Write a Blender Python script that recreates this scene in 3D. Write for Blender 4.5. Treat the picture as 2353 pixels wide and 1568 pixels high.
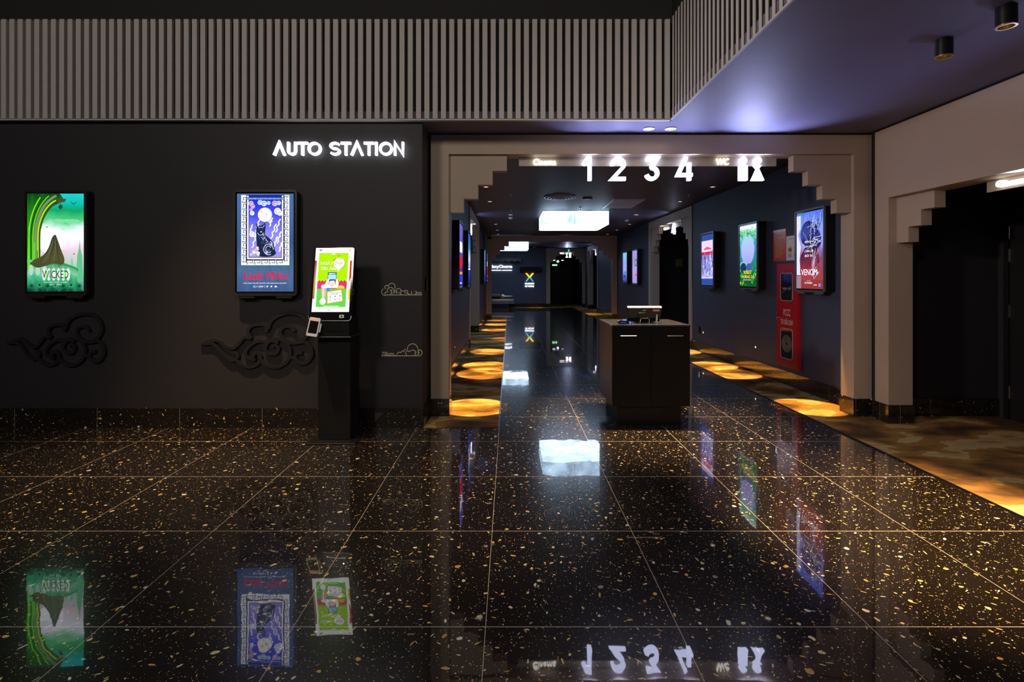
import bpy, bmesh, math, random
from mathutils import Matrix, Vector

PI = math.pi
random.seed(7)
for o in list(bpy.data.objects):
    bpy.data.objects.remove(o)
SC = bpy.context.scene
COL = SC.collection

# ------------------------------------------------------------------ camera
FPX, W, H = 1166.0, 2353, 1568
cam = bpy.data.cameras.new('camera'); camo = bpy.data.objects.new('camera', cam); COL.objects.link(camo)
cam.sensor_fit = 'HORIZONTAL'; cam.sensor_width = 36.0
cam.lens = FPX / W * 36.0
cam.shift_x = (W / 2 - 1171.0) / W
cam.shift_y = (640.0 - H / 2) / W
cam.clip_start = 0.05; cam.clip_end = 200
camo.location = (0, 0, 1.45); camo.rotation_euler = (PI / 2, 0, 0)
SC.camera = camo

# ------------------------------------------------------------------ world / exposure
wd = bpy.data.worlds.new('world'); SC.world = wd; wd.use_nodes = True
wd.node_tree.nodes['Background'].inputs[0].default_value = (0.02, 0.02, 0.03, 1)
wd.node_tree.nodes['Background'].inputs[1].default_value = 0.3
vs = SC.view_settings
vs.view_transform = 'Standard'; vs.look = 'None'; vs.gamma = 1.0; vs.exposure = 0.0
SC.cycles.max_bounces = 8; SC.cycles.diffuse_bounces = 3; SC.cycles.glossy_bounces = 4
SC.cycles.sample_clamp_indirect = 6.0
SC.cycles.caustics_reflective = False; SC.cycles.caustics_refractive = False

WARM = (1.0, 0.66, 0.34); GOLD = (1.0, 0.56, 0.13); SOFTW = (1.0, 0.90, 0.80); COOL = (0.50, 0.54, 1.0)

def area(name, loc, size, power, color, target, shape='DISK'):
    d = bpy.data.lights.new(name, 'AREA'); d.shape = shape; d.size = size; d.energy = power; d.color = color
    o = bpy.data.objects.new(name, d); COL.objects.link(o); o.location = loc
    v = Vector(target) - Vector(loc); o.rotation_euler = v.to_track_quat('-Z', 'Y').to_euler()
    return o

def spot(name, loc, power, color, angle, blend, radius, parent=None, target=None):
    d = bpy.data.lights.new(name, 'SPOT'); d.energy = power; d.color = color
    d.spot_size = math.radians(angle); d.spot_blend = blend; d.shadow_soft_size = radius
    o = bpy.data.objects.new(name, d); COL.objects.link(o); o.location = loc
    if target is not None:
        v = Vector(target) - Vector(loc); o.rotation_euler = v.to_track_quat('-Z', 'Y').to_euler()
    if parent: o.parent = parent
    return o

# big lamps high in the double-height void over the foyer, behind the viewer, then two added fills
area('foyer_lamp', (-3.6, -2.6, 4.7), 1.2, 112, SOFTW, (-2.6, 5, 3.0))
area('foyer_lamp', (0.4, -2.6, 4.7), 1.2, 80, SOFTW, (1.2, 5, 2.6))
spot('side_fill', (-6.0, 1.4, 2.95), 950, (1.0, 0.84, 0.76), 40, .8, .25, target=(3.7, 4.0, 1.75))  # added fill from the left, out of view, lifts the right portal and desk
area('portal_fill', (-1.6, -3.6, 2.55), 0.9, 5, (1.0, 0.84, 0.74), (3.9, 4.6, 1.9))  # added weak fill behind the viewer, aimed at the right portal
# ceiling spots of the void that make the warm pools on the polished floor
spot('void_spot', (-2.9, 3.5, 5.1), 1500, WARM, 40, 1.0, 0.06, target=(-2.65, 4.15, 0))
spot('void_spot', (-0.3, 2.9, 5.1), 800, WARM, 34, 1.0, 0.06, target=(-0.4, 3.55, 0))

# ------------------------------------------------------------------ materials
M = {}
def new_mat(name):
    m = bpy.data.materials.new(name); m.use_nodes = True; M[name] = m
    return m, m.node_tree, m.node_tree.nodes['Principled BSDF']

def pbr(name, col, rough=0.5, metal=0.0, noise=0.0, nscale=12.0, bump=0.0, bscale=200.0, ior=None, spec=None):
    m, nt, b = new_mat(name)
    b.inputs['Base Color'].default_value = (*col, 1); b.inputs['Roughness'].default_value = rough
    b.inputs['Metallic'].default_value = metal
    if ior: b.inputs['IOR'].default_value = ior
    if spec is not None: b.inputs['Specular IOR Level'].default_value = spec
    N = nt.nodes; L = nt.links
    tc = N.new('ShaderNodeTexCoord')
    if noise:
        n = N.new('ShaderNodeTexNoise'); n.inputs['Scale'].default_value = nscale; n.inputs['Detail'].default_value = 4
        L.new(tc.outputs['Object'], n.inputs['Vector'])
        mx = N.new('ShaderNodeMix'); mx.data_type = 'RGBA'
        mx.inputs[6].default_value = (*[c * (1 - noise) for c in col], 1)
        mx.inputs[7].default_value = (*[min(1, c * (1 + noise)) for c in col], 1)
        L.new(n.outputs['Fac'], mx.inputs[0]); L.new(mx.outputs[2], b.inputs['Base Color'])
    if bump:
        n = N.new('ShaderNodeTexNoise'); n.inputs['Scale'].default_value = bscale
        L.new(tc.outputs['Object'], n.inputs['Vector'])
        bp = N.new('ShaderNodeBump'); bp.inputs['Strength'].default_value = bump; bp.inputs['Distance'].default_value = 0.002
        L.new(n.outputs['Fac'], bp.inputs['Height']); L.new(bp.outputs['Normal'], b.inputs['Normal'])
    return m

pbr('dark_wall', (0.0165, 0.0155, 0.0195), 0.62, noise=0.08, nscale=3, bump=0.25, bscale=160)
pbr('navy_wall', (0.044, 0.053, 0.098), 0.62, noise=0.08, nscale=3, bump=0.25, bscale=160)
pbr('void_black', (0.010, 0.009, 0.010), 0.8, noise=0.1)
pbr('dark_ceiling', (0.13, 0.125, 0.20), 0.6, noise=0.06, nscale=5, bump=0.12, bscale=90)
pbr('corridor_ceiling', (0.030, 0.031, 0.056), 0.45, noise=0.08, nscale=5, bump=0.12, bscale=90)
pbr('beige_paint', (0.44, 0.345, 0.27), 0.6, noise=0.03, nscale=6, bump=0.2, bscale=180)
pbr('slat_paint', (0.46, 0.43, 0.415), 0.55, noise=0.06, nscale=20)
pbr('black_metal', (0.012, 0.012, 0.013), 0.38, 0.3, noise=0.1)
pbr('black_gloss', (0.008, 0.008, 0.010), 0.08, noise=0.05)
pbr('grey_metal', (0.10, 0.10, 0.11), 0.35, 0.6, noise=0.1)
pbr('bezel_dark', (0.035, 0.033, 0.032), 0.35, 0.2, noise=0.1)
pbr('bezel_grey', (0.16, 0.18, 0.20), 0.35, 0.4, noise=0.06)
pbr('chrome', (0.75, 0.75, 0.78), 0.18, 1.0, noise=0.02)
pbr('brass', (0.62, 0.45, 0.20), 0.3, 0.9, noise=0.05)
pbr('relief_black', (0.016, 0.016, 0.018), 0.4, noise=0.1)
pbr('cream_metal', (0.95, 0.84, 0.55), 0.45, noise=0.04)
pbr('desk_front', (0.004, 0.004, 0.005), 0.3, noise=0.1)
pbr('desk_top', (0.035, 0.036, 0.042), 0.12, noise=0.05)
pbr('silver_plastic', (0.55, 0.56, 0.58), 0.35, 0.3, noise=0.04)
pbr('cabinet_red', (0.50, 0.010, 0.022), 0.22, noise=0.05)
pbr('paper_red', (0.62, 0.03, 0.02), 0.25, noise=0.05)
pbr('paper_white', (0.75, 0.75, 0.78), 0.3, noise=0.03)
pbr('print_white', (0.85, 0.84, 0.80), 0.5, noise=0.02)
pbr('print_red', (0.65, 0.03, 0.03), 0.5, noise=0.02)
pbr('print_yellow', (0.75, 0.62, 0.10), 0.5, noise=0.02)
pbr('print_dark', (0.05, 0.05, 0.06), 0.5, noise=0.02)
pbr('glass_dark', (0.02, 0.02, 0.02), 0.05, noise=0.05)
pbr('hose_tan', (0.30, 0.22, 0.15), 0.6, noise=0.2)
pbr('sofa_grey', (0.16, 0.17, 0.21), 0.40, noise=0.08, nscale=20)
pbr('white_plastic', (0.7, 0.7, 0.7), 0.4, noise=0.02)
pbr('sign_plate', (0.42, 0.36, 0.29), 0.45, noise=0.03)
pbr('vent_white', (0.85, 0.88, 0.92), 0.38, 0.85, noise=0.03)
pbr('steel_trim', (0.45, 0.47, 0.52), 0.25, 0.9, noise=0.05)
pbr('door_black', (0.010, 0.010, 0.011), 0.45, noise=0.1)
pbr('sticker_pink', (0.62, 0.25, 0.25), 0.4, noise=0.05)

def wood_mat():
    m, nt, b = new_mat('desk_wood'); N = nt.nodes; L = nt.links
    tc = N.new('ShaderNodeTexCoord'); mp = N.new('ShaderNodeMapping'); mp.inputs['Scale'].default_value = (14, 14, 0.7)
    n = N.new('ShaderNodeTexNoise'); n.inputs['Scale'].default_value = 6; n.inputs['Detail'].default_value = 8
    r = N.new('ShaderNodeValToRGB')
    r.color_ramp.elements[0].color = (0.040, 0.028, 0.022, 1); r.color_ramp.elements[1].color = (0.13, 0.09, 0.072, 1)
    r.color_ramp.elements[0].position = 0.3; r.color_ramp.elements[1].position = 0.75
    L.new(tc.outputs['Object'], mp.inputs[0]); L.new(mp.outputs[0], n.inputs['Vector'])
    L.new(n.outputs['Fac'], r.inputs[0]); L.new(r.outputs[0], b.inputs['Base Color'])
    b.inputs['Roughness'].default_value = 0.4
wood_mat()

def emis(name, col, strength, noise=0.0, nscale=3.0):
    if name in M: return M[name]
    m = bpy.data.materials.new(name); m.use_nodes = True; M[name] = m
    nt = m.node_tree; nt.nodes.clear(); N = nt.nodes; L = nt.links
    out = N.new('ShaderNodeOutputMaterial'); e = N.new('ShaderNodeEmission')
    e.inputs[0].default_value = (*col, 1); e.inputs[1].default_value = strength
    L.new(e.outputs[0], out.inputs[0])
    if noise:
        tc = N.new('ShaderNodeTexCoord'); n = N.new('ShaderNodeTexNoise'); n.inputs['Scale'].default_value = nscale
        mr = N.new('ShaderNodeMapRange'); mr.inputs[1].default_value = 0.3; mr.inputs[2].default_value = 0.7
        mr.inputs[3].default_value = strength * (1 - noise); mr.inputs[4].default_value = strength * (1 + noise)
        L.new(tc.outputs['Object'], n.inputs['Vector']); L.new(n.outputs['Fac'], mr.inputs[0]); L.new(mr.outputs[0], e.inputs[1])
    return m

SCR = 1.25
def sr(c):      # 0-255 sRGB to linear
    f = lambda v: v / 255 / 12.92 if v / 255 <= 0.04045 else ((v / 255 + 0.055) / 1.055) ** 2.4
    return tuple(f(v) for v in c)
def ec(c, k=1.0):
    """flat self-lit picture colour, sRGB 0-255"""
    return emis('lit_%02x%02x%02x_%d' % (*c, int(k * 100)), sr(c), SCR * k)

def lit_grad(name, stops, noise_amt=0.12, scale=(3, 3, 1), k=1.0, detail=4, axis='Y', dist=0.0):
    """backlit print: colour ramp over the picture height (UV) broken up by noise"""
    m = bpy.data.materials.new(name); m.use_nodes = True; M[name] = m
    nt = m.node_tree; nt.nodes.clear(); N = nt.nodes; L = nt.links
    out = N.new('ShaderNodeOutputMaterial'); e = N.new('ShaderNodeEmission'); e.inputs[1].default_value = SCR * k
    L.new(e.outputs[0], out.inputs[0])
    uv = N.new('ShaderNodeUVMap'); mp = N.new('ShaderNodeMapping'); mp.inputs['Scale'].default_value = scale
    n = N.new('ShaderNodeTexNoise'); n.inputs['Scale'].default_value = 1.0; n.inputs['Detail'].default_value = detail
    n.inputs['Distortion'].default_value = dist
    sp = N.new('ShaderNodeSeparateXYZ'); L.new(uv.outputs[0], sp.inputs[0])
    L.new(uv.outputs[0], mp.inputs[0]); L.new(mp.outputs[0], n.inputs['Vector'])
    s = N.new('ShaderNodeMath'); s.operation = 'SUBTRACT'; s.inputs[1].default_value = 0.5; L.new(n.outputs['Fac'], s.inputs[0])
    a = N.new('ShaderNodeMath'); a.operation = 'MULTIPLY_ADD'; a.inputs[1].default_value = noise_amt * 2
    L.new(s.outputs[0], a.inputs[0]); L.new(sp.outputs[axis], a.inputs[2])
    r = N.new('ShaderNodeValToRGB'); cr = r.color_ramp
    while len(cr.elements) < len(stops): cr.elements.new(0.5)
    for el, (p, c) in zip(cr.elements, stops): el.position = p; el.color = (*sr(c), 1)
    L.new(a.outputs[0], r.inputs[0]); L.new(r.outputs[0], e.inputs[0])
    return m

# ---- terrazzo: chips are rotated, stretched spots around Voronoi cell centres
def terrazzo(name, mode='floor'):
    m, nt, b = new_mat(name); N = nt.nodes; L = nt.links
    def math_(op, a, bb=None, c=None, clamp=False):
        n = N.new('ShaderNodeMath'); n.operation = op; n.use_clamp = clamp
        for i, v in enumerate((a, bb, c)):
            if v is None: continue
            if isinstance(v, (int, float)): n.inputs[i].default_value = v
            else: L.new(v, n.inputs[i])
        return n.outputs[0]
    def vmath(op, a, bb=None, scale=None):
        n = N.new('ShaderNodeVectorMath'); n.operation = op
        for i, v in enumerate((a, bb)):
            if v is None: continue
            if isinstance(v, tuple): n.inputs[i].default_value = v
            else: L.new(v, n.inputs[i])
        if scale is not None: n.inputs['Scale'].default_value = scale
        return n.outputs[1] if op == 'LENGTH' else n.outputs[0]
    geo = N.new('ShaderNodeNewGeometry'); sp = N.new('ShaderNodeSeparateXYZ'); L.new(geo.outputs['Position'], sp.inputs[0])
    X, Y, Z = sp.outputs
    cb = N.new('ShaderNodeCombineXYZ')
    if mode == 'floor': L.new(X, cb.inputs[0]); L.new(Y, cb.inputs[1])
    else: L.new(math_('ADD', X, Y), cb.inputs[0]); L.new(Z, cb.inputs[1])
    P = cb.outputs[0]
    wn = N.new('ShaderNodeTexNoise'); wn.inputs['Scale'].default_value = 55; wn.inputs['Detail'].default_value = 1
    L.new(P, wn.inputs['Vector'])
    def chips(cell, rad, stretch, present, seed):
        sc = vmath('SCALE', vmath('ADD', P, (seed, seed * 1.7, 0)), scale=1.0 / cell)
        v = N.new('ShaderNodeTexVoronoi'); v.voronoi_dimensions = '2D'; v.feature = 'F1'; v.inputs['Scale'].default_value = 1.0
        v.inputs['Randomness'].default_value = 0.85
        L.new(sc, v.inputs['Vector'])
        d = vmath('SUBTRACT', sc, v.outputs['Position'])
        cs = N.new('ShaderNodeSeparateColor'); L.new(v.outputs['Color'], cs.inputs[0])
        rot = N.new('ShaderNodeVectorRotate'); rot.rotation_type = 'Z_AXIS'
        L.new(d, rot.inputs['Vector']); L.new(math_('MULTIPLY', cs.outputs[0], 2 * PI), rot.inputs['Angle'])
        sx = N.new('ShaderNodeSeparateXYZ'); L.new(rot.outputs[0], sx.inputs[0])
        st = math_('MULTIPLY_ADD', cs.outputs[1], stretch, 1.0)
        sx2 = N.new('ShaderNodeCombineXYZ'); L.new(sx.outputs[0], sx2.inputs[0]); L.new(math_('MULTIPLY', sx.outputs[1], st), sx2.inputs[1])
        ln = vmath('LENGTH', sx2.outputs[0])
        # ragged outline
        ln = math_('MULTIPLY_ADD', math_('SUBTRACT', wn.outputs['Fac'], 0.5), rad * 1.1, ln)
        w2 = N.new('ShaderNodeTexWhiteNoise'); w2.noise_dimensions = '3D'; L.new(v.outputs['Color'], w2.inputs['Vector'])
        r = math_('MULTIPLY', math_('MULTIPLY_ADD', w2.outputs['Value'], 0.75, 0.25), rad)
        on = math_('LESS_THAN', ln, r)
        keep = math_('LESS_THAN', cs.outputs[2], present)
        return math_('MULTIPLY', on, keep), w2.outputs['Color']
    layers = [chips(0.085, 0.19, 4.5, 0.46, 3.3), chips(0.050, 0.23, 4.8, 0.42, 11.1), chips(0.026, 0.16, 1.8, 0.40, 7.7), chips(0.014, 0.14, 0.6, 0.32, 19.0)] if mode == 'floor' else [chips(0.085, 0.15, 3.0, 0.35, 3.3), chips(0.048, 0.17, 3.2, 0.25, 11.1), chips(0.024, 0.13, 1.4, 0.22, 7.7)]
    nb = N.new('ShaderNodeTexNoise'); nb.inputs['Scale'].default_value = 2.5; nb.inputs['Detail'].default_value = 5; L.new(P, nb.inputs['Vector'])
    base = N.new('ShaderNodeMix'); base.data_type = 'RGBA'
    base.inputs[6].default_value = (0.0075, 0.0060, 0.0060, 1); base.inputs[7].default_value = (0.0150, 0.0115, 0.0105, 1)
    L.new(nb.outputs['Fac'], base.inputs[0]); colr = base.outputs[2]
    mask = None
    for on, rc in layers:
        rp = N.new('ShaderNodeValToRGB'); cr = rp.color_ramp; cr.interpolation = 'CONSTANT'
        for k_ in range(4): cr.elements.new(0.5)
        pal = [(0.0, (0.80, 0.54, 0.15)), (0.30, (0.90, 0.76, 0.42)), (0.52, (0.66, 0.36, 0.15)), (0.64, (0.90, 0.84, 0.74)), (0.84, (0.40, 0.34, 0.30)), (0.92, (0.92, 0.66, 0.16))]
        for el, (p, c) in zip(cr.elements, pal): el.position = p; el.color = (*c, 1)
        s3 = N.new('ShaderNodeSeparateColor'); L.new(rc, s3.inputs[0]); L.new(s3.outputs[1], rp.inputs[0])
        mx = N.new('ShaderNodeMix'); mx.data_type = 'RGBA'
        L.new(on, mx.inputs[0]); L.new(colr, mx.inputs[6]); L.new(rp.outputs[0], mx.inputs[7]); colr = mx.outputs[2]
    # tile joints
    def joint(c, off, hw):
        f = math_('FRACT', math_('MULTIPLY', math_('SUBTRACT', c, off), 1 / 0.8))
        return math_('GREATER_THAN', math_('ABSOLUTE', math_('SUBTRACT', f, 0.5)), 0.5 - hw / 0.8)
    if mode == 'floor': g = math_('MAXIMUM', joint(X, -0.1, 0.0015), joint(Y, 2.11, 0.0019))
    else: g = math_('MAXIMUM', joint(math_('ADD', X, Y), 0.12, 0.0008), 0.0)
    mx = N.new('ShaderNodeMix'); mx.data_type = 'RGBA'
    L.new(g, mx.inputs[0]); L.new(colr, mx.inputs[6]); mx.inputs[7].default_value = (0.60, 0.52, 0.44, 1)
    L.new(mx.outputs[2], b.inputs['Base Color'])
    L.new(math_('MULTIPLY_ADD', g, 0.25, 0.22 if mode == 'floor' else 0.3), b.inputs['Roughness'])
    b.inputs['IOR'].default_value = 1.38
    b.inputs['Coat Weight'].default_value = 1.0; b.inputs['Coat Roughness'].default_value = 0.018 if mode == 'floor' else 0.06
    b.inputs['Coat IOR'].default_value = 1.78 if mode == 'floor' else 1.55
    # slight unevenness: every tile lies at its own tiny tilt, with a soft ripple
    if mode == 'floor':
        tl = N.new('ShaderNodeCombineXYZ')
        L.new(math_('FLOOR', math_('MULTIPLY', math_('SUBTRACT', X, -0.1), 1.25)), tl.inputs[0])
        L.new(math_('FLOOR', math_('MULTIPLY', math_('SUBTRACT', Y, 2.11), 1.25)), tl.inputs[1])
        wv = N.new('ShaderNodeTexWhiteNoise'); wv.noise_dimensions = '2D'; L.new(tl.outputs[0], wv.inputs['Vector'])
        t = vmath('SCALE', vmath('SUBTRACT', wv.outputs['Color'], (0.5, 0.5, 0.5)), scale=0.0012)
        nn = N.new('ShaderNodeTexNoise'); nn.inputs['Scale'].default_value = 5.0; nn.inputs['Detail'].default_value = 2; L.new(P, nn.inputs['Vector'])
        bp = N.new('ShaderNodeBump'); bp.inputs['Strength'].default_value = 1.0; bp.inputs['Distance'].default_value = 0.0004
        L.new(nn.outputs['Fac'], bp.inputs['Height'])
        L.new(vmath('NORMALIZE', vmath('ADD', bp.outputs['Normal'], t)), b.inputs['Normal'])
        L.new(b.inputs['Normal'].links[0].from_socket, b.inputs['Coat Normal'])
    return m
terrazzo('terrazzo_floor', 'floor'); terrazzo('terrazzo_base', 'wall')

def carpet_mat():
    m, nt, b = new_mat('carpet'); N = nt.nodes; L = nt.links
    geo = N.new('ShaderNodeNewGeometry'); mp = N.new('ShaderNodeMapping'); mp.inputs['Scale'].default_value = (1.3, 1.9, 1)
    mp.inputs['Rotation'].default_value = (0, 0, 0.35)
    L.new(geo.outputs['Position'], mp.inputs[0])
    n = N.new('ShaderNodeTexNoise'); n.inputs['Scale'].default_value = 1.25; n.inputs['Detail'].default_value = 5; n.inputs['Distortion'].default_value = 0.3
    L.new(mp.outputs[0], n.inputs['Vector'])
    r = N.new('ShaderNodeValToRGB'); cr = r.color_ramp
    pal = [(0.28, (0.05, 0.030, 0.014)), (0.40, (0.15, 0.085, 0.032)), (0.47, (0.32, 0.165, 0.045)), (0.50, (0.40, 0.205, 0.055)),
           (0.545, (0.44, 0.23, 0.06)), (0.560, (0.66, 0.48, 0.22)), (0.64, (0.62, 0.40, 0.14)), (0.70, (0.20, 0.12, 0.05))]
    while len(cr.elements) < len(pal): cr.elements.new(0.5)
    for el, (p, c) in zip(cr.elements, pal): el.position = p; el.color = (*c, 1)
    L.new(n.outputs['Fac'], r.inputs[0])
    f = N.new('ShaderNodeTexNoise'); f.inputs['Scale'].default_value = 260; L.new(geo.outputs['Position'], f.inputs['Vector'])
    st = N.new('ShaderNodeTexNoise'); st.inputs['Scale'].default_value = 3; st.inputs['Detail'].default_value = 6
    mp2 = N.new('ShaderNodeMapping'); mp2.inputs['Scale'].default_value = (1.2, 9, 1); mp2.inputs['Rotation'].default_value = (0, 0, 0.2)
    L.new(geo.outputs['Position'], mp2.inputs[0]); L.new(mp2.outputs[0], st.inputs['Vector'])
    mr = N.new('ShaderNodeMapRange'); mr.inputs[1].default_value = 0.3; mr.inputs[2].default_value = 0.7; mr.inputs[3].default_value = 0.72; mr.inputs[4].default_value = 1.18
    L.new(st.outputs['Fac'], mr.inputs[0])
    vm = N.new('ShaderNodeVectorMath'); vm.operation = 'SCALE'; L.new(r.outputs[0], vm.inputs[0]); L.new(mr.outputs[0], vm.inputs['Scale'])
    L.new(vm.outputs[0], b.inputs['Base Color'])
    bp = N.new('ShaderNodeBump'); bp.inputs['Strength'].default_value = 0.6; bp.inputs['Distance'].default_value = 0.003
    L.new(f.outputs['Fac'], bp.inputs['Height']); L.new(bp.outputs['Normal'], b.inputs['Normal'])
    b.inputs['Roughness'].default_value = 0.95; b.inputs['Specular IOR Level'].default_value = 0.15
carpet_mat()

def slat_wall_mat():
    m, nt, b = new_mat('ribbed_navy'); N = nt.nodes; L = nt.links
    b.inputs['Base Color'].default_value = (0.085, 0.10, 0.165, 1); b.inputs['Roughness'].default_value = 0.45
slat_wall_mat()

# ------------------------------------------------------------------ mesh helper
class MB:
    def __init__(s): s.v = []; s.f = []; s.m = []; s.uv = []; s.mats = []
    def mi(s, mat):
        mat = M[mat] if isinstance(mat, str) else mat
        if mat not in s.mats: s.mats.append(mat)
        return s.mats.index(mat)
    def add(s, vs_, fs, mat, uvs=None):
        b = len(s.v); k = s.mi(mat); s.v += [tuple(p) for p in vs_]
        s.uv += list(uvs) if uvs else [(0, 0)] * len(vs_)
        for f in fs: s.f.append(tuple(b + i for i in f)); s.m.append(k)
        return s
    def box(s, x0, x1, y0, y1, z0, z1, mat):
        vs_ = [(x, y, z) for z in (z0, z1) for y in (y0, y1) for x in (x0, x1)]
        return s.add(vs_, [(0, 2, 3, 1), (4, 5, 7, 6), (0, 1, 5, 4), (2, 6, 7, 3), (0, 4, 6, 2), (1, 3, 7, 5)], mat)
    def prism(s, pts, y0, y1, mat, uvs=None):
        """outline in local x,z, extruded from y0 (front) to y1"""
        n = len(pts); a = sum(pts[i][0] * pts[(i + 1) % n][1] - pts[(i + 1) % n][0] * pts[i][1] for i in range(n))
        if a < 0: pts = pts[::-1]
        vs_ = [(x, y0, z) for x, z in pts] + [(x, y1, z) for x, z in pts]
        fs = [tuple(range(n)), tuple(range(2 * n - 1, n - 1, -1))] + [(i, i + n, (i + 1) % n + n, (i + 1) % n) for i in range(n)]
        return s.add(vs_, fs, mat)
    def hprism(s, pts, z0, z1, mat):
        n = len(pts); a = sum(pts[i][0] * pts[(i + 1) % n][1] - pts[(i + 1) % n][0] * pts[i][1] for i in range(n))
        if a < 0: pts = pts[::-1]
        vs_ = [(x, y, z0) for x, y in pts] + [(x, y, z1) for x, y in pts]
        fs = [tuple(range(n - 1, -1, -1)), tuple(range(n, 2 * n))] + [(i, (i + 1) % n, (i + 1) % n + n, i + n) for i in range(n)]
        return s.add(vs_, fs, mat)
    def cyl(s, c, r0, r1, h0, h1, mat, seg=24, axis='z', caps=True):
        vs_ = []
        for r, h in ((r0, h0), (r1, h1)):
            for i in range(seg):
                t = 2 * PI * i / seg; a, b_ = r * math.cos(t), r * math.sin(t)
                vs_.append((c[0] + a, c[1] + b_, c[2] + h) if axis == 'z' else (c[0] + a, c[1] + h, c[2] + b_) if axis == 'y' else (c[0] + h, c[1] + a, c[2] + b_))
        fs = [(i, (i + 1) % seg, (i + 1) % seg + seg, i + seg) for i in range(seg)]
        if caps: fs += [tuple(range(seg - 1, -1, -1)), tuple(range(seg, 2 * seg))]
        return s.add(vs_, fs, mat)
    def ring(s, c, ri, ro, h0, h1, mat, seg=32, axis='z'):
        vs_ = []
        for r, h in ((ri, h0), (ro, h0), (ro, h1), (ri, h1)):
            for i in range(seg):
                t = 2 * PI * i / seg; a, b_ = r * math.cos(t), r * math.sin(t)
                vs_.append((c[0] + a, c[1] + b_, c[2] + h) if axis == 'z' else (c[0] + a, c[1] + h, c[2] + b_))
        fs = []
        for k in range(4):
            for i in range(seg):
                j = (i + 1) % seg; k2 = (k + 1) % 4
                fs.append((k * seg + i, k * seg + j, k2 * seg + j, k2 * seg + i))
        return s.add(vs_, fs, mat)
    def tube(s, pts, r, mat, seg=8):
        pts = [Vector(p) for p in pts]; vs_ = []; n = len(pts)
        for i, p in enumerate(pts):
            d = (pts[min(i + 1, n - 1)] - pts[max(i - 1, 0)]).normalized()
            q = d.to_track_quat('Z', 'Y')
            for k in range(seg):
                t = 2 * PI * k / seg; vs_.append(p + q @ Vector((r * math.cos(t), r * math.sin(t), 0)))
        fs = [(i * seg + k, i * seg + (k + 1) % seg, (i + 1) * seg + (k + 1) % seg, (i + 1) * seg + k) for i in range(n - 1) for k in range(seg)]
        fs += [tuple(range(seg - 1, -1, -1)), tuple(range((n - 1) * seg, n * seg))]
        return s.add(vs_, fs, mat)
    def ribbon(s, pts, w, y0, y1, mat, closed=False):
        """flat stroke of width w in x,z, thickness y0..y1"""
        n = len(pts); out = []
        for i in range(n):
            a = pts[(i - 1) % n] if (closed or i > 0) else None; b_ = pts[(i + 1) % n] if (closed or i < n - 1) else None
            p = pts[i]
            def nrm(u, v):
                dx, dz = v[0] - u[0], v[1] - u[1]; l = math.hypot(dx, dz) or 1e-9; return (-dz / l, dx / l)
            if a is None: nx, nz = nrm(p, b_); k = 1
            elif b_ is None: nx, nz = nrm(a, p); k = 1
            else:
                n1, n2 = nrm(a, p), nrm(p, b_); nx, nz = n1[0] + n2[0], n1[1] + n2[1]; l = math.hypot(nx, nz) or 1e-9
                nx, nz = nx / l, nz / l; k = min(2.5, 1 / max(0.3, nx * n1[0] + nz * n1[1]))
            out.append(((p[0] + nx * k * w / 2, p[1] + nz * k * w / 2), (p[0] - nx * k * w / 2, p[1] - nz * k * w / 2)))
        vs_ = []
        for l, r in out: vs_ += [(l[0], y0, l[1]), (r[0], y0, r[1]), (r[0], y1, r[1]), (l[0], y1, l[1])]
        fs = []; m_ = n if closed else n - 1
        for i in range(m_):
            a, b_ = i * 4, ((i + 1) % n) * 4
            for q in range(4):
                if y0 == y1 and q != 0: continue
                fs.append((a + q, a + (q + 1) % 4, b_ + (q + 1) % 4, b_ + q))
        if not closed and y0 != y1: fs += [(3, 2, 1, 0), ((n - 1) * 4, (n - 1) * 4 + 1, (n - 1) * 4 + 2, (n - 1) * 4 + 3)]
        return s.add(vs_, fs, mat)
    def text(s, txt, x0, x1, z0, z1, y0, y1, mat, slant=0.0, bold=0.0):
        vs2, fs2 = text_shape(txt)
        if not vs2: return s
        xs = [p[0] for p in vs2]; zs = [p[1] for p in vs2]
        ax, bx_, az, bz = min(xs), max(xs), min(zs), max(zs)
        kx = (x1 - x0) / max(1e-6, bx_ - ax); kz = (z1 - z0) / max(1e-6, bz - az)
        if bold:
            d = bold * .22 * (z1 - z0)
            for q in (-d, d): s.text(txt, x0 + q, x1 + q, z0, z1, y0, y1, mat, slant, 0.0)
        P = [(x0 + (p[0] - ax) * kx + slant * (p[1] - az) * kz, y0, z0 + (p[1] - az) * kz) for p in vs2]
        if y0 == y1: return s.add(P, fs2, mat)
        n = len(P); Q = [(x, y1, z) for x, _, z in P]
        ed = {}
        for f in fs2:
            for i in range(len(f)):
                e = (f[i], f[(i + 1) % len(f)]); ed[e] = 1
        side = [(a, a + n, b_ + n, b_) for (a, b_) in ed if (b_, a) not in ed]
        return s.add(P + Q, list(fs2) + [tuple(i + n for i in f[::-1]) for f in fs2] + side, mat)
    def xf(s, mat4): s.v = [tuple(mat4 @ Vector(p)) for p in s.v]; return s
    def build(s, name, parent=None, loc=None, bevel=0.0, smooth=False):
        me = bpy.data.meshes.new(name); me.from_pydata(s.v, [], s.f)
        for m_ in s.mats: me.materials.append(m_)
        me.polygons.foreach_set('material_index', s.m)
        uvl = me.uv_layers.new(name='UVMap')
        for lp in me.loops: uvl.data[lp.index].uv = s.uv[lp.vertex_index]
        me.update()
        o = bpy.data.objects.new(name, me); COL.objects.link(o)
        if parent: o.parent = parent
        if loc: o.location = loc
        if bevel:
            b_ = o.modifiers.new('bevel', 'BEVEL'); b_.width = bevel; b_.segments = 2; b_.limit_method = 'ANGLE'
        if smooth:
            me.polygons.foreach_set('use_smooth', [True] * len(me.polygons))
            if hasattr(me, 'set_sharp_from_angle'): me.set_sharp_from_angle(angle=math.radians(35))
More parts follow.
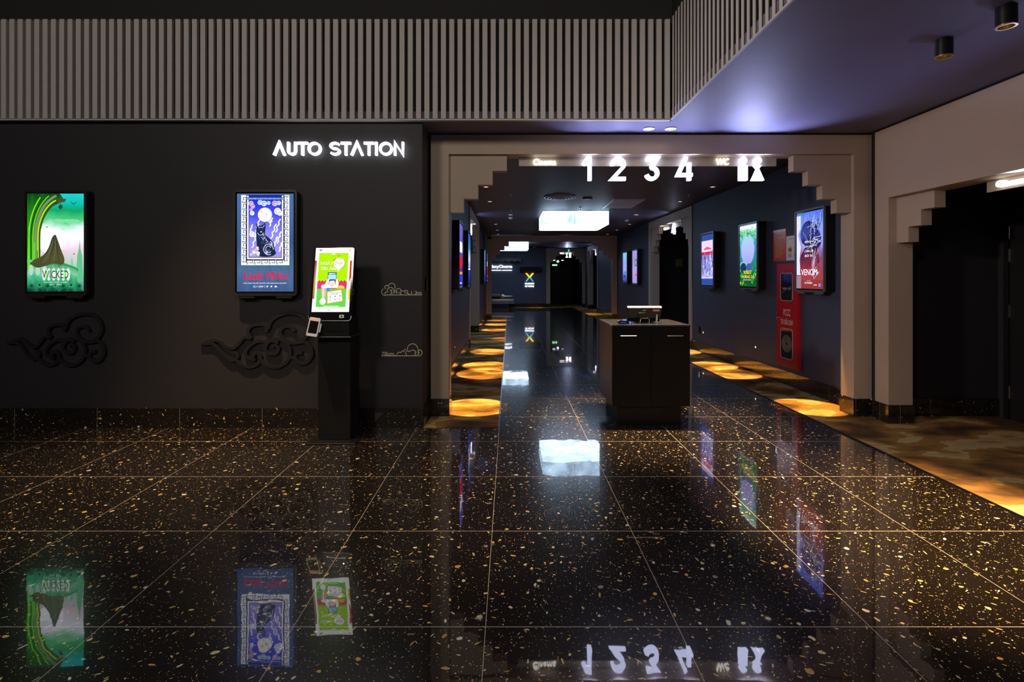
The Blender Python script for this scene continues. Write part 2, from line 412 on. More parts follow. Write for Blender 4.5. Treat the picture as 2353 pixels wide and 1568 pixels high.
        return o

_tc = {}
def text_shape(txt, bold=0.0):
    key = (txt, bold)
    if key in _tc: return _tc[key]
    c = bpy.data.curves.new('t', 'FONT'); c.body = txt; c.size = 1.0; c.resolution_u = 3; c.fill_mode = 'FRONT'
    o = bpy.data.objects.new('t', c); COL.objects.link(o)
    dg = bpy.context.evaluated_depsgraph_get(); me = bpy.data.meshes.new_from_object(o.evaluated_get(dg))
    vs2 = [(v.co.x, v.co.y) for v in me.vertices]; fs2 = []
    for p in me.polygons:
        f = tuple(p.vertices)
        if p.normal.z < 0: f = f[::-1]
        fs2.append(f)
    bpy.data.objects.remove(o); bpy.data.curves.remove(c); bpy.data.meshes.remove(me)
    _tc[key] = (vs2, fs2); return _tc[key]

def arc(cx, cz, r, a0, a1, n=16, rz=None):
    rz = rz or r
    return [(cx + r * math.cos(math.radians(a0 + (a1 - a0) * i / n)), cz + rz * math.sin(math.radians(a0 + (a1 - a0) * i / n))) for i in range(n + 1)]

def spline(pts, k=6):
    out = []; n = len(pts)
    for i in range(n - 1):
        p0, p1, p2, p3 = pts[max(0, i - 1)], pts[i], pts[i + 1], pts[min(n - 1, i + 2)]
        for j in range(k):
            t = j / k
            out.append(tuple(0.5 * (2 * p1[d] + (p2[d] - p0[d]) * t + (2 * p0[d] - 5 * p1[d] + 4 * p2[d] - p3[d]) * t * t + (3 * p1[d] - p0[d] - 3 * p2[d] + p3[d]) * t ** 3) for d in range(len(p1))))
    out.append(tuple(pts[-1])); return out

def rrect(x0, x1, z0, z1, r, n=5):
    return arc(x1 - r, z0 + r, r, -90, 0, n) + arc(x1 - r, z1 - r, r, 0, 90, n) + arc(x0 + r, z1 - r, r, 90, 180, n) + arc(x0 + r, z0 + r, r, 180, 270, n)

def thing(name, label, cat, loc=(0, 0, 0), rotz=0.0, group=None):
    o = bpy.data.objects.new(name, None); COL.objects.link(o); o.empty_display_size = 0.1
    o.location = loc; o.rotation_euler = (0, 0, rotz); o['label'] = label; o['category'] = cat
    if group: o['group'] = group
    return o
def tag(o, label, cat, group=None, kind=None):
    o['label'] = label; o['category'] = cat
    if group: o['group'] = group
    if kind: o['kind'] = kind
    return o
def struct(mb, name):
    o = mb.build(name); o['kind'] = 'structure'; return o
def dup(root, loc=None, label=None):
    r = root.copy(); COL.objects.link(r)
    if loc: r.location = loc
    if label: r['label'] = label
    for ch in list(root.children):
        if ch.type == 'LIGHT': continue
        c = ch.copy(); COL.objects.link(c); c.parent = r
        for g in list(ch.children):
            d = g.copy(); COL.objects.link(d); d.parent = c
    return r
EAST = -PI / 2      # things on a wall that faces -X
WEST = PI / 2       # things on a wall that faces +X

# ------------------------------------------------------------------ the setting
HC = 2.97
struct(MB().box(-8, 6, -6, 31, -0.12, 0, 'terrazzo_floor'), 'floor')
# low ceiling round the void: strip in front of the wall, right-hand side, corridor
c_ = MB(); c_.box(-8, 1.557, 4.925, 5.47, HC, HC + .1, 'dark_ceiling'); c_.box(1.557, 6, -6, 5.47, HC, HC + .1, 'dark_ceiling'); struct(c_, 'ceiling')
struct(MB().box(-5, 6, 5.47, 30.2, HC, HC + .1, 'corridor_ceiling'), 'ceiling')
struct(MB().box(-8, 1.62, -6, 5.1, 5.3, 5.4, 'void_black'), 'ceiling')
u = MB(); u.box(-8, 1.62, 4.925, 5.0, HC + .1, 5.3, 'void_black'); u.box(1.575, 1.68, -6, 4.925, HC + .1, 5.3, 'void_black'); struct(u, 'wall_upper')
struct(MB().box(-8, -0.85, 4.936, 5.50, 0, HC, 'dark_wall'), 'wall_front')
struct(MB().box(-8.1, -8, -6, 5, 0, 5.3, 'dark_wall'), 'wall_left')
struct(MB().box(-8, 6, -6.1, -6, 0, 5.3, 'dark_wall'), 'wall_back')
w = MB(); w.box(3.80, 5.2, -6, -0.2, 0, HC, 'dark_wall'); w.box(5.13, 5.3, -0.2, 5.33, 0, HC, 'dark_wall'); struct(w, 'wall_right')
struct(MB().box(4.0, 5.3, 5.33, 5.50, 0, HC, 'dark_wall'), 'wall_alcove')
struct(MB().box(3.80, 4.0, 5.30, 5.52, 0, HC, 'dark_wall'), 'wall_corner')
XR, XL = 3.77, -0.84
for a, b_ in ((5.53, 10.449), (13.701, 17.80), (18.015, 21.599), (24.401, 25.295)): struct(MB().box(XR, XR + .22, a, b_, 0, HC, 'navy_wall'), 'wall_corridor_right')
for a, b_ in ((5.50, 10.449), (13.701, 18.01)): struct(MB().box(XL - .22, XL, a, b_, 0, HC, 'navy_wall'), 'wall_corridor_left')
struct(MB().box(-4.6, XL - .22, 17.8, 18.01, 0, HC, 'navy_wall'), 'wall_lobby_front'); struct(MB().box(-4.7, -4.6, 17.8, 25.4, 0, HC, 'navy_wall'), 'wall_lobby_left')
# niches behind the side portals
w = MB()
for y0, y1 in ((10.45, 13.45), (21.6, 24.15)):
    struct(MB().box(5.2, 5.3, y0, y1 + .5, 0, HC, 'dark_wall'), 'wall_niche_right')
    for a, b_ in ((y1 + .30, y1 + .45), (y0 - .1, y0)): struct(MB().box(XR + .225, 5.2, a, b_, 0, HC, 'dark_wall'), 'wall_niche_right')
struct(MB().box(-2.4, -2.3, 10.4, 13.9, 0, HC, 'dark_wall'), 'wall_niche_left')
for a, b_ in ((13.75, 13.9), (10.35, 10.45)): struct(MB().box(-2.3, XL - .225, a, b_, 0, HC, 'dark_wall'), 'wall_niche_left')
# end wall: ribbed navy panelling with the portal opening
w = MB(); w.box(-4.6, 1.86, 25.42, 25.6, 0, HC, 'ribbed_navy')
x = -4.55
while x < 1.80: w.box(x, x + .035, 25.395, 25.42, 0, HC, 'ribbed_navy'); x += .075
struct(w, 'wall_end'); w = MB(); w.box(3.84, 5.3, 25.3, 25.6, 0, HC, 'navy_wall'); struct(w, 'wall_end')
w = MB(); w.box(1.75, 1.86, 25.6, 30, 0, HC, 'dark_wall'); w.box(3.80, 3.9, 25.6, 30, 0, HC, 'dark_wall'); w.box(1.75, 3.9, 30, 30.1, 0, HC, 'dark_wall'); struct(w, 'wall_far')

# baseboards of terrazzo
struct(MB().box(-8, -0.836, 4.918, 4.936, 0, .19, 'terrazzo_base').box(-0.85, -0.834, 4.936, 5.30, 0, .19, 'terrazzo_base'), 'baseboard_front')
b_ = MB()
for a, c in ((5.53, 10.44), (13.72, 17.79), (18.02, 21.59)): b_.box(XR - .015, XR, a, c, 0, .19, 'terrazzo_base')
struct(b_, 'baseboard_right')
b_ = MB()
for a, c in ((5.53, 10.44), (13.72, 17.79)): b_.box(XL, XL + .015, a, c, 0, .19, 'terrazzo_base')
struct(b_, 'baseboard_left')
struct(MB().box(4.01, 5.12, 5.312, 5.33, 0, .19, 'terrazzo_base'), 'baseboard_alcove')
struct(MB().box(-4.6, 1.83, 25.37, 25.395, 0, .19, 'terrazzo_base'), 'baseboard_end')

# carpets
cp = MB().hprism([(-.858, 4.925), (-.112, 4.925), (-.112, 18.9), (-4.5, 18.9), (-4.5, 18.02), (-.82, 18.02), (-.82, 13.5), (-2.28, 13.5), (-2.28, 10.65), (-.822, 10.65), (-.822, 5.1), (-.832, 5.1), (-.832, 4.937), (-.858, 4.937)], 0.0005, .007, 'carpet').build('carpet')
tag(cp, 'patterned brown and gold carpet strip along the left side of the corridor', 'carpet')
cp = MB().hprism([(3.112, -3), (3.79, -3), (3.79, -.15), (5.12, -.15), (5.12, 5.31), (3.75, 5.31), (3.75, 10.66), (5.15, 10.66), (5.15, 13.48), (3.75, 13.48), (3.75, 21.8), (5.15, 21.8), (5.15, 24.1), (3.75, 24.1),
    (3.75, 29.9), (1.9, 29.9), (1.9, 25.36), (-4.5, 25.36), (-4.5, 24.95), (3.112, 24.95)], 0.0005, .007, 'carpet').build('carpet')
tag(cp, 'ochre and brown patterned carpet along the right wall and into its doorways', 'carpet')
t1 = MB().box(-.110, -.098, 4.925, 18.9, 0.0005, .010, 'steel_trim').build('edge_strip'); tag(t1, 'thin steel edge strip between the left carpet and the black tiles', 'edge strip')
t1 = MB().box(3.098, 3.110, -3, 24.95, 0.0005, .010, 'black_metal').build('edge_strip'); tag(t1, 'thin dark edge strip along the right carpet', 'edge strip')

# ------------------------------------------------------------------ slatted screens round the void
s_ = thing('slatted_screen', 'wide screen of grey upright slats hanging above the dark left wall', 'slatted screen', (-6.5, 4.88, HC))
mb = MB(); X0 = 1.544
k = 0
while True:
    xr = X0 - 0.008 - k * .0795
    if xr < -6.5: break
    mb.box(xr - .047 + 6.5, xr + 6.5, -.02, .016, 0.012, .965, 'slat_paint'); k += 1
mb.build('slat_panel', s_)
MB().box(0, X0 + 6.5, -.012, .03, -.002, .012, 'slat_paint').build('bottom_rail', s_)
s_ = thing('slatted_screen', 'slatted screen running toward the viewer along the right edge of the void', 'slatted screen', (X0, 4.86, HC))
mb = MB(); y = 4.80
while y > -4:
    mb.box(0, .006, y - 4.86 - .014, y - 4.86 + .014, .012, .965, 'slat_paint'); y -= .0795
mb.build('slat_panel', s_)
MB().box(-.002, .012, -8.8, 0, -.002, .012, 'slat_paint').build('bottom_rail', s_)

# ------------------------------------------------------------------ stepped portals
def portal(label, loc, rotz, width, depth=.21, top=2.953, hb=2.752, steps=4, sw=.152, sh=(.167, .147, .147, .147), leg=.187, inset=.045, pth=.10):
    p = thing('stepped_portal', label, 'portal', loc, rotz, 'beige stepped portal frames')
    MB().box(0, width, 0, depth, hb, top, 'beige_paint').build('header', p)
    for s in (0, 1):
        a, b = (0, leg) if s == 0 else (width - leg, width)
        MB().box(a, b, 0, depth, .19, hb, 'beige_paint').build('post', p)
        e = .008
        MB().box(a - e, b + e, -e, depth + e, 0.001, .19, 'terrazzo_base').build('plinth', p)
        pts = [(0, hb)]; z = hb
        xs = steps * sw; pts.append((xs, hb))
        for i in range(steps):
            z -= sh[i]; pts.append((xs, z)); xs -= sw
            if i < steps - 1: pts.append((xs, z))
        pts.append((0, z))
        pts = [(leg + x_ if s == 0 else width - leg - x_, z_) for x_, z_ in pts]
        MB().prism(pts, inset, inset + pth, 'beige_paint').build('corbel', p)
    return p
portal('large beige stepped portal framing the mouth of the corridor', (-.824, 5.31, 0), 0, 4.614)
portal('distant beige stepped portal spanning the corridor beyond the ceiling light', (-.824, 17.8, 0), 0, 4.614)
portal('small beige stepped portal round the doorway in the end wall', (1.84, 25.3, 0), 0, 1.99, steps=3, sw=.15, sh=(.19, .15, .15))
portal('beige stepped portal around the hall four doorway in the right corridor wall', (3.75, 13.70, 0), EAST, 3.25, depth=.24)
portal('beige stepped side portal in the left corridor wall, seen edge-on', (-.82, 10.45, 0), WEST, 3.25, depth=.24)
portal('farthest beige side portal in the right wall beyond the cross portal', (3.75, 24.4, 0), EAST, 2.8, depth=.24)
portal('near beige portal with deep header at the right edge of view', (3.77, 5.235, 0), EAST, 5.3, depth=.24, hb=2.256, steps=3, sw=.15, sh=(.161, .146, .146), inset=.08)
struct(MB().box(3.791, 3.80, 5.25, 5.30, 0, HC, 'void_black'), 'trim_1')

# ------------------------------------------------------------------ doors
d = MB().box(5.10, 5.13, 3.0, 5.17, .01, 2.2, 'door_black').build('door_1'); d['kind'] = 'structure'
f = MB().box(5.09, 5.13, 5.18, 5.23, 0, 2.25, 'black_metal').box(5.09, 5.13, 2.95, 5.23, 2.205, 2.25, 'black_metal').build('door_frame', d)
for z in (.22, 1.05, 1.62, 1.85): MB().cyl((5.095, 5.175, z), .008, .008, 0, .13, 'chrome', 10).build('hinge', d)
MB().box(5.04, 5.10, 4.75, 5.05, 2.09, 2.15, 'grey_metal').build('door_closer', d)
d = MB().box(4.1, 5.15, 13.70, 13.75, .01, 2.2, 'door_black').build('door_2'); d['kind'] = 'structure'
MB().cyl((4.2, 13.66, 1.05), .012, .012, 0, .3, 'black_metal', 10).build('door_handle', d)
q = thing('wall_plaque', 'small square brass plaque on the dark wall inside the hall four doorway', 'plaque', (4.57, 13.70, 1.87)); MB().box(-.09, .09, -.012, 0, -.1, .1, 'brass').build('plate', q)
MB().box(-.075, .075, -.014, -.012, -.085, .085, 'brass').build('inner_plate', q)
d = MB().box(2.0, 3.65, 29.93, 30.0, .01, 2.2, 'door_black').build('door_3'); d['kind'] = 'structure'
MB().box(2.81, 2.84, 29.90, 29.93, .01, 2.2, 'black_metal').build('door_seam', d)

# ------------------------------------------------------------------ lit signs
LED = emis('sign_white', (0.80, 0.84, 1.0), 7.0)
LEDF = emis('sign_face', (0.93, 0.94, 1.0), 4.0)
LEDB = emis('sign_blue_white', (0.66, 0.69, 1.0), 5.0)
LEDW = emis('sign_warm_white', (1.0, 0.95, 0.88), 3.0)

# AUTO STATION
sg = thing('illuminated_sign', 'white glowing AUTO STATION lettering above the kiosk on the dark left wall', 'sign', (0, 4.936, 2.64))
k_ = 4.90 / 1166
def lx(px): return (px - 1171) * k_
hh = .128; wst = .021
def letter(ch, a, b):
    mb = MB(); x0, x1 = lx(a) + wst / 2, lx(b) - wst / 2; c = (x0 + x1) / 2; z0, z1 = wst / 2, hh - wst / 2; y0, y1 = -.045, -.012
    R = lambda pts, closed=False: mb.ribbon(pts, wst, y0, y1, LEDF, closed)
    e = wst / 2
    if ch == 'A': R([(x0, -0), (c, hh - e * .6), (x1, 0)])
    if ch == 'U': r = (x1 - x0) / 2; R([(x0, hh)] + arc(c, z0 + r, r, 180, 360, 14) + [(x1, hh)])
    if ch == 'T': R([(x0 - e, z1), (x1 + e, z1)]); R([(c, z1), (c, 0)])
    if ch == 'O': R(arc(c, hh / 2, (x1 - x0) / 2, 0, 345, 23, (z1 - z0) / 2), True)
    if ch == 'S':
        r = (z1 - z0) / 4; w_ = (x1 - x0) / 2
        R(arc(c, z1 - r, w_, 25, 270, 14, r) + arc(c, z0 + r, w_, 90, -155, 14, r)[1:])
    if ch == 'I': R([(c, 0), (c, hh)])
    if ch == 'N': R([(x0, 0), (x0, hh - e * .5), (x1, e * .5), (x1, hh)])
    return mb.build('letter', sg)
for ch, a, b in (('A', 627, 656), ('U', 660, 681), ('T', 683, 707), ('O', 707, 738), ('S', 757, 782), ('T', 783, 806), ('A', 805, 835), ('T', 836, 859), ('I', 860, 869), ('O', 871, 902), ('N', 905, 928)):
    letter(ch, a, b)

def digits(parent, ch, x0, x1, z0, z1, y0, y1, st, mat):
    mb = MB(); c = (x0 + x1) / 2; h = z1 - z0; e = st / 2; w_ = (x1 - x0) / 2 - e
    R = lambda pts, closed=False: mb.ribbon(pts, st, y0, y1, mat, closed)
    if ch == '1': R([(x0 + e * .5, z1 - h * .33), (x0 + e * .5 + (x1 - x0) * .35, z1 - h * .10), (x1 - e, z1 - e)]); R([(x1 - e, z0), (x1 - e, z1)])
    if ch == '2': R(arc(c, z1 - e - w_, w_, 190, -25, 14) + [(x0 + e, z0 + e), (x1, z0 + e)])
    if ch == '3': R([(x0 + e, z1 - e), (x1 - e, z1 - e), (c, z1 - h * .42)] + arc(c, z0 + e + w_, w_, 85, -165, 14))
    if ch == '4': R([(c + w_ * .25, z1), (x0 + e * .4, z0 + h * .24), (x1, z0 + h * .24)]); R([(x1 - w_ * .55, z0), (x1 - w_ * .55, z0 + h * .76)])
    return mb.build('numeral', parent)
def man(parent, x0, x1, z0, z1, y0, y1, mat):
    h = z1 - z0; c = (x0 + x1) / 2; w_ = (x1 - x0) / 2; r = h * .155
    MB().prism(arc(c, z1 - r, r, 0, 345, 23), y0, y1, mat).build('pictogram_head', parent)
    MB().prism([(c - w_, z0 + h * .64), (c - w_ * .4, z0 + h * .64), (c - w_ * .4, z0 + h * .7), (c + w_ * .4, z0 + h * .7), (c + w_ * .4, z0 + h * .64), (c + w_, z0 + h * .64), (c + w_, z0), (c + w_ * .14, z0), (c + w_ * .05, z0 + h * .2), (c - w_ * .05, z0), (c - w_, z0)], y0, y1, mat).build('pictogram_body', parent)
def woman(parent, x0, x1, z0, z1, y0, y1, mat):
    h = z1 - z0; c = (x0 + x1) / 2; w_ = (x1 - x0) / 2; r = h * .155
    MB().prism(arc(c, z1 - r, r, 0, 345, 23), y0, y1, mat).build('pictogram_head', parent)
    MB().prism([(c - w_ * .62, z0 + h * .64), (c - w_ * .3, z0 + h * .64), (c - w_ * .3, z0 + h * .7), (c + w_ * .3, z0 + h * .7), (c + w_ * .3, z0 + h * .64), (c + w_ * .62, z0 + h * .64), (c + w_ * .14, z0 + h * .50), (c + w_, z0), (c - w_, z0), (c - w_ * .14, z0 + h * .50)], y0, y1, mat).build('pictogram_body', parent)

sg = thing('direction_sign', 'long glowing sign under the main portal header reading Cinema 1 2 3 4 and WC', 'sign', (0, 5.46, 0))
MB().box(.10, 2.86, -.02, 0, 2.655, 2.752, 'sign_plate').build('backing_plate', sg)
MB().text('Cinema', .253, .497, 2.662, 2.728, -.05, -.022, LEDW, bold=.03).build('lettering', sg)
MB().text('WC', 2.21, 2.34, 2.664, 2.732, -.05, -.022, LEDW, bold=.03).build('lettering', sg)
for ch, a, b in (('1', .775, .872), ('2', 1.075, 1.235), ('3', 1.437, 1.592), ('4', 1.785, 1.945)):
    digits(sg, ch, a, b, 2.492, 2.742, -.075, -.025, .038, LEDB)
man(sg, 2.443, 2.529, 2.492, 2.742, -.075, -.025, LEDB); woman(sg, 2.575, 2.705, 2.492, 2.742, -.075, -.025, LEDB)
def glow(x, z, power, y=-.115, r=.03, color=COOL):
    """light thrown up and forward by the open tops of the channel letters"""
    o = spot('sign_glow', (x, y, z), power * 1.7, color, 106, .5, r, sg)
    o.rotation_euler = Vector((0, -.76, .65)).to_track_quat('-Z', 'Y').to_euler()
    return o
for x, z, p in ((.85, 2.62, 7), (1.16, 2.66, 7), (1.52, 2.60, 8), (1.90, 2.60, 8), (2.486, 2.60, 14), (2.64, 2.58, 14)): glow(x, z, p)
# sign in the near right portal
sg = thing('direction_sign', 'glowing Cinema sign plate under the deep header at the right edge', 'sign', (3.97, 4.2, 0), EAST)
MB().box(0, 2.2, -.02, 0, 2.160, 2.256, 'sign_plate').build('backing_plate', sg)
MB().text('Cinema', .105, .36, 2.180, 2.235, -.05, -.022, LEDW, bold=.03).build('lettering', sg)
digits(sg, '1', .72, .82, 1.99, 2.245, -.075, -.025, .038, LEDB)
glow(.4, 2.2, 5); glow(.9, 2.15, 8)
# sign over hall four
sg = thing('direction_sign', 'glowing Cinema 4 sign in the hall four doorway on the right', 'sign', (3.93, 12.95, 0), EAST)
MB().box(0, 1.9, -.02, 0, 2.65, 2.752, 'sign_plate').build('backing_plate', sg)
MB().text('Cinema', .15, .50, 2.665, 2.728, -.05, -.022, LEDW, bold=.03).build('lettering', sg)
digits(sg, '4', .86, 1.04, 2.49, 2.742, -.075, -.025, .038, LEDB)
MB().text('Cinema', 1.45, 1.75, 2.665, 2.728, -.05, -.022, LEDW, bold=.03).build('lettering', sg)
glow(.95, 2.6, 8); glow(.35, 2.68, 4, color=SOFTW)
# sign on the left side portal
sg = thing('direction_sign', 'glowing sign hanging in the left side portal, seen edge-on', 'sign', (-.98, 11.2, 0), WEST)
MB().box(0, 1.9, -.02, 0, 2.65, 2.752, 'sign_plate').build('backing_plate', sg)
MB().text('Cinema', .15, .45, 2.665, 2.728, -.05, -.022, LEDW, bold=.03).build('lettering', sg)
digits(sg, '3', .9, 1.06, 2.49, 2.742, -.075, -.025, .038, LEDB)
glow(.95, 2.62, 10)
# sign on the far side portal
sg = thing('direction_sign', 'tiny glowing sign in the farthest right-hand side portal', 'sign', (3.93, 23.6, 0), EAST)
MB().box(0, 1.5, -.02, 0, 2.65, 2.752, 'sign_plate').build('backing_plate', sg)
digits(sg, '3', .7, .87, 2.49, 2.742, -.075, -.025, .038, LEDB)
glow(.8, 2.62, 9)
# WC sign of the end portal
sg = thing('direction_sign', 'small glowing WC sign with man and woman figures over the far doorway', 'sign', (0, 25.46, 0))
MB().box(2.5, 3.15, -.02, 0, 2.66, 2.752, 'sign_plate').build('backing_plate', sg)
MB().text('WC', 2.52, 2.72, 2.665, 2.745, -.05, -.022, LEDW, bold=.03).build('lettering', sg)
woman(sg, 2.80, 2.93, 2.49, 2.742, -.075, -.025, LEDB); man(sg, 2.98, 3.08, 2.49, 2.742, -.075, -.025, LEDB)
glow(2.9, 2.6, 14)
# the sign deeper inside
sg = thing('direction_sign', 'faint small glowing sign with star mark deep inside the far doorway', 'sign', (0, 28.0, 0))
MB().text('WC', 2.38, 2.52, 2.42, 2.47, -.03, 0, LEDW, bold=.03).build('lettering', sg)
mb = MB(); mb.prism([(2.66 + (.085 if i % 2 == 0 else .04) * math.cos(i * PI / 5 + .3), 2.38 + (.085 if i % 2 == 0 else .04) * math.sin(i * PI / 5 + .3)) for i in range(10)], -.03, 0, LEDB); mb.build('star', sg)
MB().box(2.86, 2.98, -.02, 0, 2.43, 2.46, LEDW).build('dash', sg)
MB().box(2.36, 3.0, 0, .02, 2.36, 2.52, 'black_metal').box(2.66, 2.68, 0, .02, 2.52, HC, 'black_metal').build('backing_plate', sg)
# exit signs
GRN = emis('exit_green', (0.02, 0.55, 0.10), 1.6)
ex = thing('exit_sign', 'green glowing exit sign on the dark wall deep inside the far doorway', 'exit sign', (2.58, 29.0, 2.21))
MB().box(-.16, .16, 0, .04, -.06, .06, 'black_metal').box(-.01, .01, .01, .03, .06, HC - 2.21, 'black_metal').build('housing', ex)
MB().box(-.15, .15, -.004, 0, -.05, .05, GRN).build('lit_face', ex)
MB().text('EXIT', -.12, .02, -.025, .025, -.006, -.006, LEDF).build('lettering', ex)
mb = MB(); mb.prism([(.05, -.01), (.09, -.01), (.09, -.03), (.13, 0), (.09, .03), (.09, .01), (.05, .01)], -.0065, -.006, LEDF); mb.build('arrow', ex)
ex = thing('exit_sign', 'narrow green exit sign hanging on a rod before the far doorway', 'exit sign', (2.62, 22.5, 2.60))
MB().box(-.04, .04, -.02, .02, 0, .15, 'black_metal').build('housing', ex)
MB().box(-.032, .032, -.023, -.02, .01, .14, GRN).build('lit_face', ex)
MB().cyl((0, 0, .15), .008, .008, 0, HC - 2.75, 'black_metal', 8).build('rod', ex)
rb = thing('alarm_light', 'tiny round red lamp on the wall deep inside the far doorway', 'alarm', (2.62, 30.0, 1.96))
MB().cyl((0, 0, 0), .07, .06, -.05, 0, 'white_plastic', 20, 'y').build('housing', rb); MB().cyl((0, 0, 0), .045, .045, -.06, -.05, emis('red_lamp', (.8, .12, .15), .5), 20, 'y').build('lens', rb)

# signs on the end wall
sg = thing('brand_sign', 'glowing Galaxy Cinema lettering on the navy end wall, partly hidden by the portal', 'sign', (0, 25.39, 0))
x1 = .13
MB().text('GalaxyCinema', -1.13, x1, 1.93, 2.12, -.05, -.01, LEDF, bold=.02).build('lettering', sg)
mb = MB(); mb.box(-.86, -.66, -.06, -.05, 1.99, 2.0, LEDF)
MB().box(-1.10, -.42, -.03, -.01, 1.84, 1.865, LEDF).build('tagline', sg); MB().box(-.38, .12, -.03, -.01, 1.84, 1.865, LEDF).build('tagline', sg)
xx = -.60
MB().ribbon([(xx - .04, 2.07), (xx + .04, 1.975)], .028, -.062, -.052, ec((255, 190, 40))).build('accent_stroke', sg)
sg = thing('emblem_sign', 'glowing rainbow X emblem over KINGDOM OF MOVIE on the navy end wall', 'sign', (1.0, 25.39, 0))
XG = emis('x_orange', (1.0, .45, .02), 1.6)
def px_(a, b): return ((a - 1217) * 25.3 / 1166, 1.45 + (640 - b) * 25.3 / 1166)
P = px_
MB().prism([P(1207, 628), P(1211.5, 628), P(1217.8, 636), P(1214.2, 637)], -.05, -.01, XG).build('upper_left_arm', sg)
MB().prism([P(1227, 628), P(1222.5, 628), P(1216.4, 636), P(1219.8, 637)], -.05, -.01, emis('x_yellow', (1.0, .72, .02), 1.6)).build('upper_right_arm', sg)
MB().prism([P(1217, 635), P(1214.2, 638), P(1212.0, 641.5), P(1217, 638.5), P(1222, 641.5), P(1219.8, 638)], -.05, -.01, emis('x_green', (.10, .85, .12), 1.4)).build('heart_of_emblem', sg)
MB().prism([P(1212.2, 641.5), P(1207.5, 647), P(1210.3, 647), P(1216.6, 639)], -.05, -.01, emis('x_cyan', (.12, .55, .9), 1.3)).build('lower_left_arm', sg)
MB().prism([P(1221.8, 641.5), P(1226.5, 647), P(1223.7, 647), P(1217.4, 639)], -.05, -.01, emis('x_blue', (.15, .30, 1.0), 1.4)).build('lower_right_arm', sg)
a, b = P(1206.5, 654), P(1227, 650.5); MB().text('KINGDOM', a[0], b[0], a[1], b[1], -.03, -.01, LEDF, bold=.04).build('lettering', sg)
a, b = P(1206.5, 660), P(1227, 656.5); MB().text('OF MOVIE', a[0], b[0], a[1], b[1], -.03, -.01, LEDF, bold=.04).build('lettering', sg)

# ------------------------------------------------------------------ poster displays
class Art:
    def __init__(s, w, h, y): s.w, s.h, s.y, s.n, s.mb = w, h, y, 0, MB()
    def P(s, u, v): return ((u - .5) * s.w, v * s.h)
    def yy(s): s.n += 1; return s.y - .00003 * s.n
    def poly(s, pts, mat):
        y = s.yy(); q = [s.P(*p) for p in pts]
        a = sum(q[i][0] * q[(i + 1) % len(q)][1] - q[(i + 1) % len(q)][0] * q[i][1] for i in range(len(q)))
        if a < 0: q = q[::-1]; pts = pts[::-1]
        s.mb.add([(x, y, z) for x, z in q], [tuple(range(len(q)))], mat, [tuple(p) for p in pts]); return s
    def rect(s, u0, v0, u1, v1, mat): return s.poly([(u0, v0), (u1, v0), (u1, v1), (u0, v1)], mat)
    def ell(s, cu, cv, ru, mat, rv=None, a0=0, a1=360, n=24):
        rv = rv if rv is not None else ru * s.w / s.h
        pts = [(cu + ru * math.cos(math.radians(a0 + (a1 - a0) * i / n)), cv + rv * math.sin(math.radians(a0 + (a1 - a0) * i / n))) for i in range(n + (a1 - a0 != 360))]
        return s.poly(pts, mat)
    def line(s, pts, w, mat, closed=False): y = s.yy(); s.mb.ribbon([s.P(*p) for p in pts], w * s.w, y, y, mat, closed); return s
    def strips(s, u0, u1, v0, v1, mat, n=8):
        q = random.Random(n); du = (u1 - u0) / n
        for i in range(n): s.rect(u0 + i * du, v0, u0 + (i + q.uniform(.55, .9)) * du, v1, mat)
        return s
    def text(s, t, u0, u1, v0, v1, mat, slant=0, bold=0.0):
        y = s.yy(); a, b = s.P(u0, v0), s.P(u1, v1); s.mb.text(t, a[0], b[0], a[1], b[1], y, y, mat, slant, bold); return s

def clip01(p): return (min(.995, max(.005, p[0])), min(.995, max(.005, p[1])))

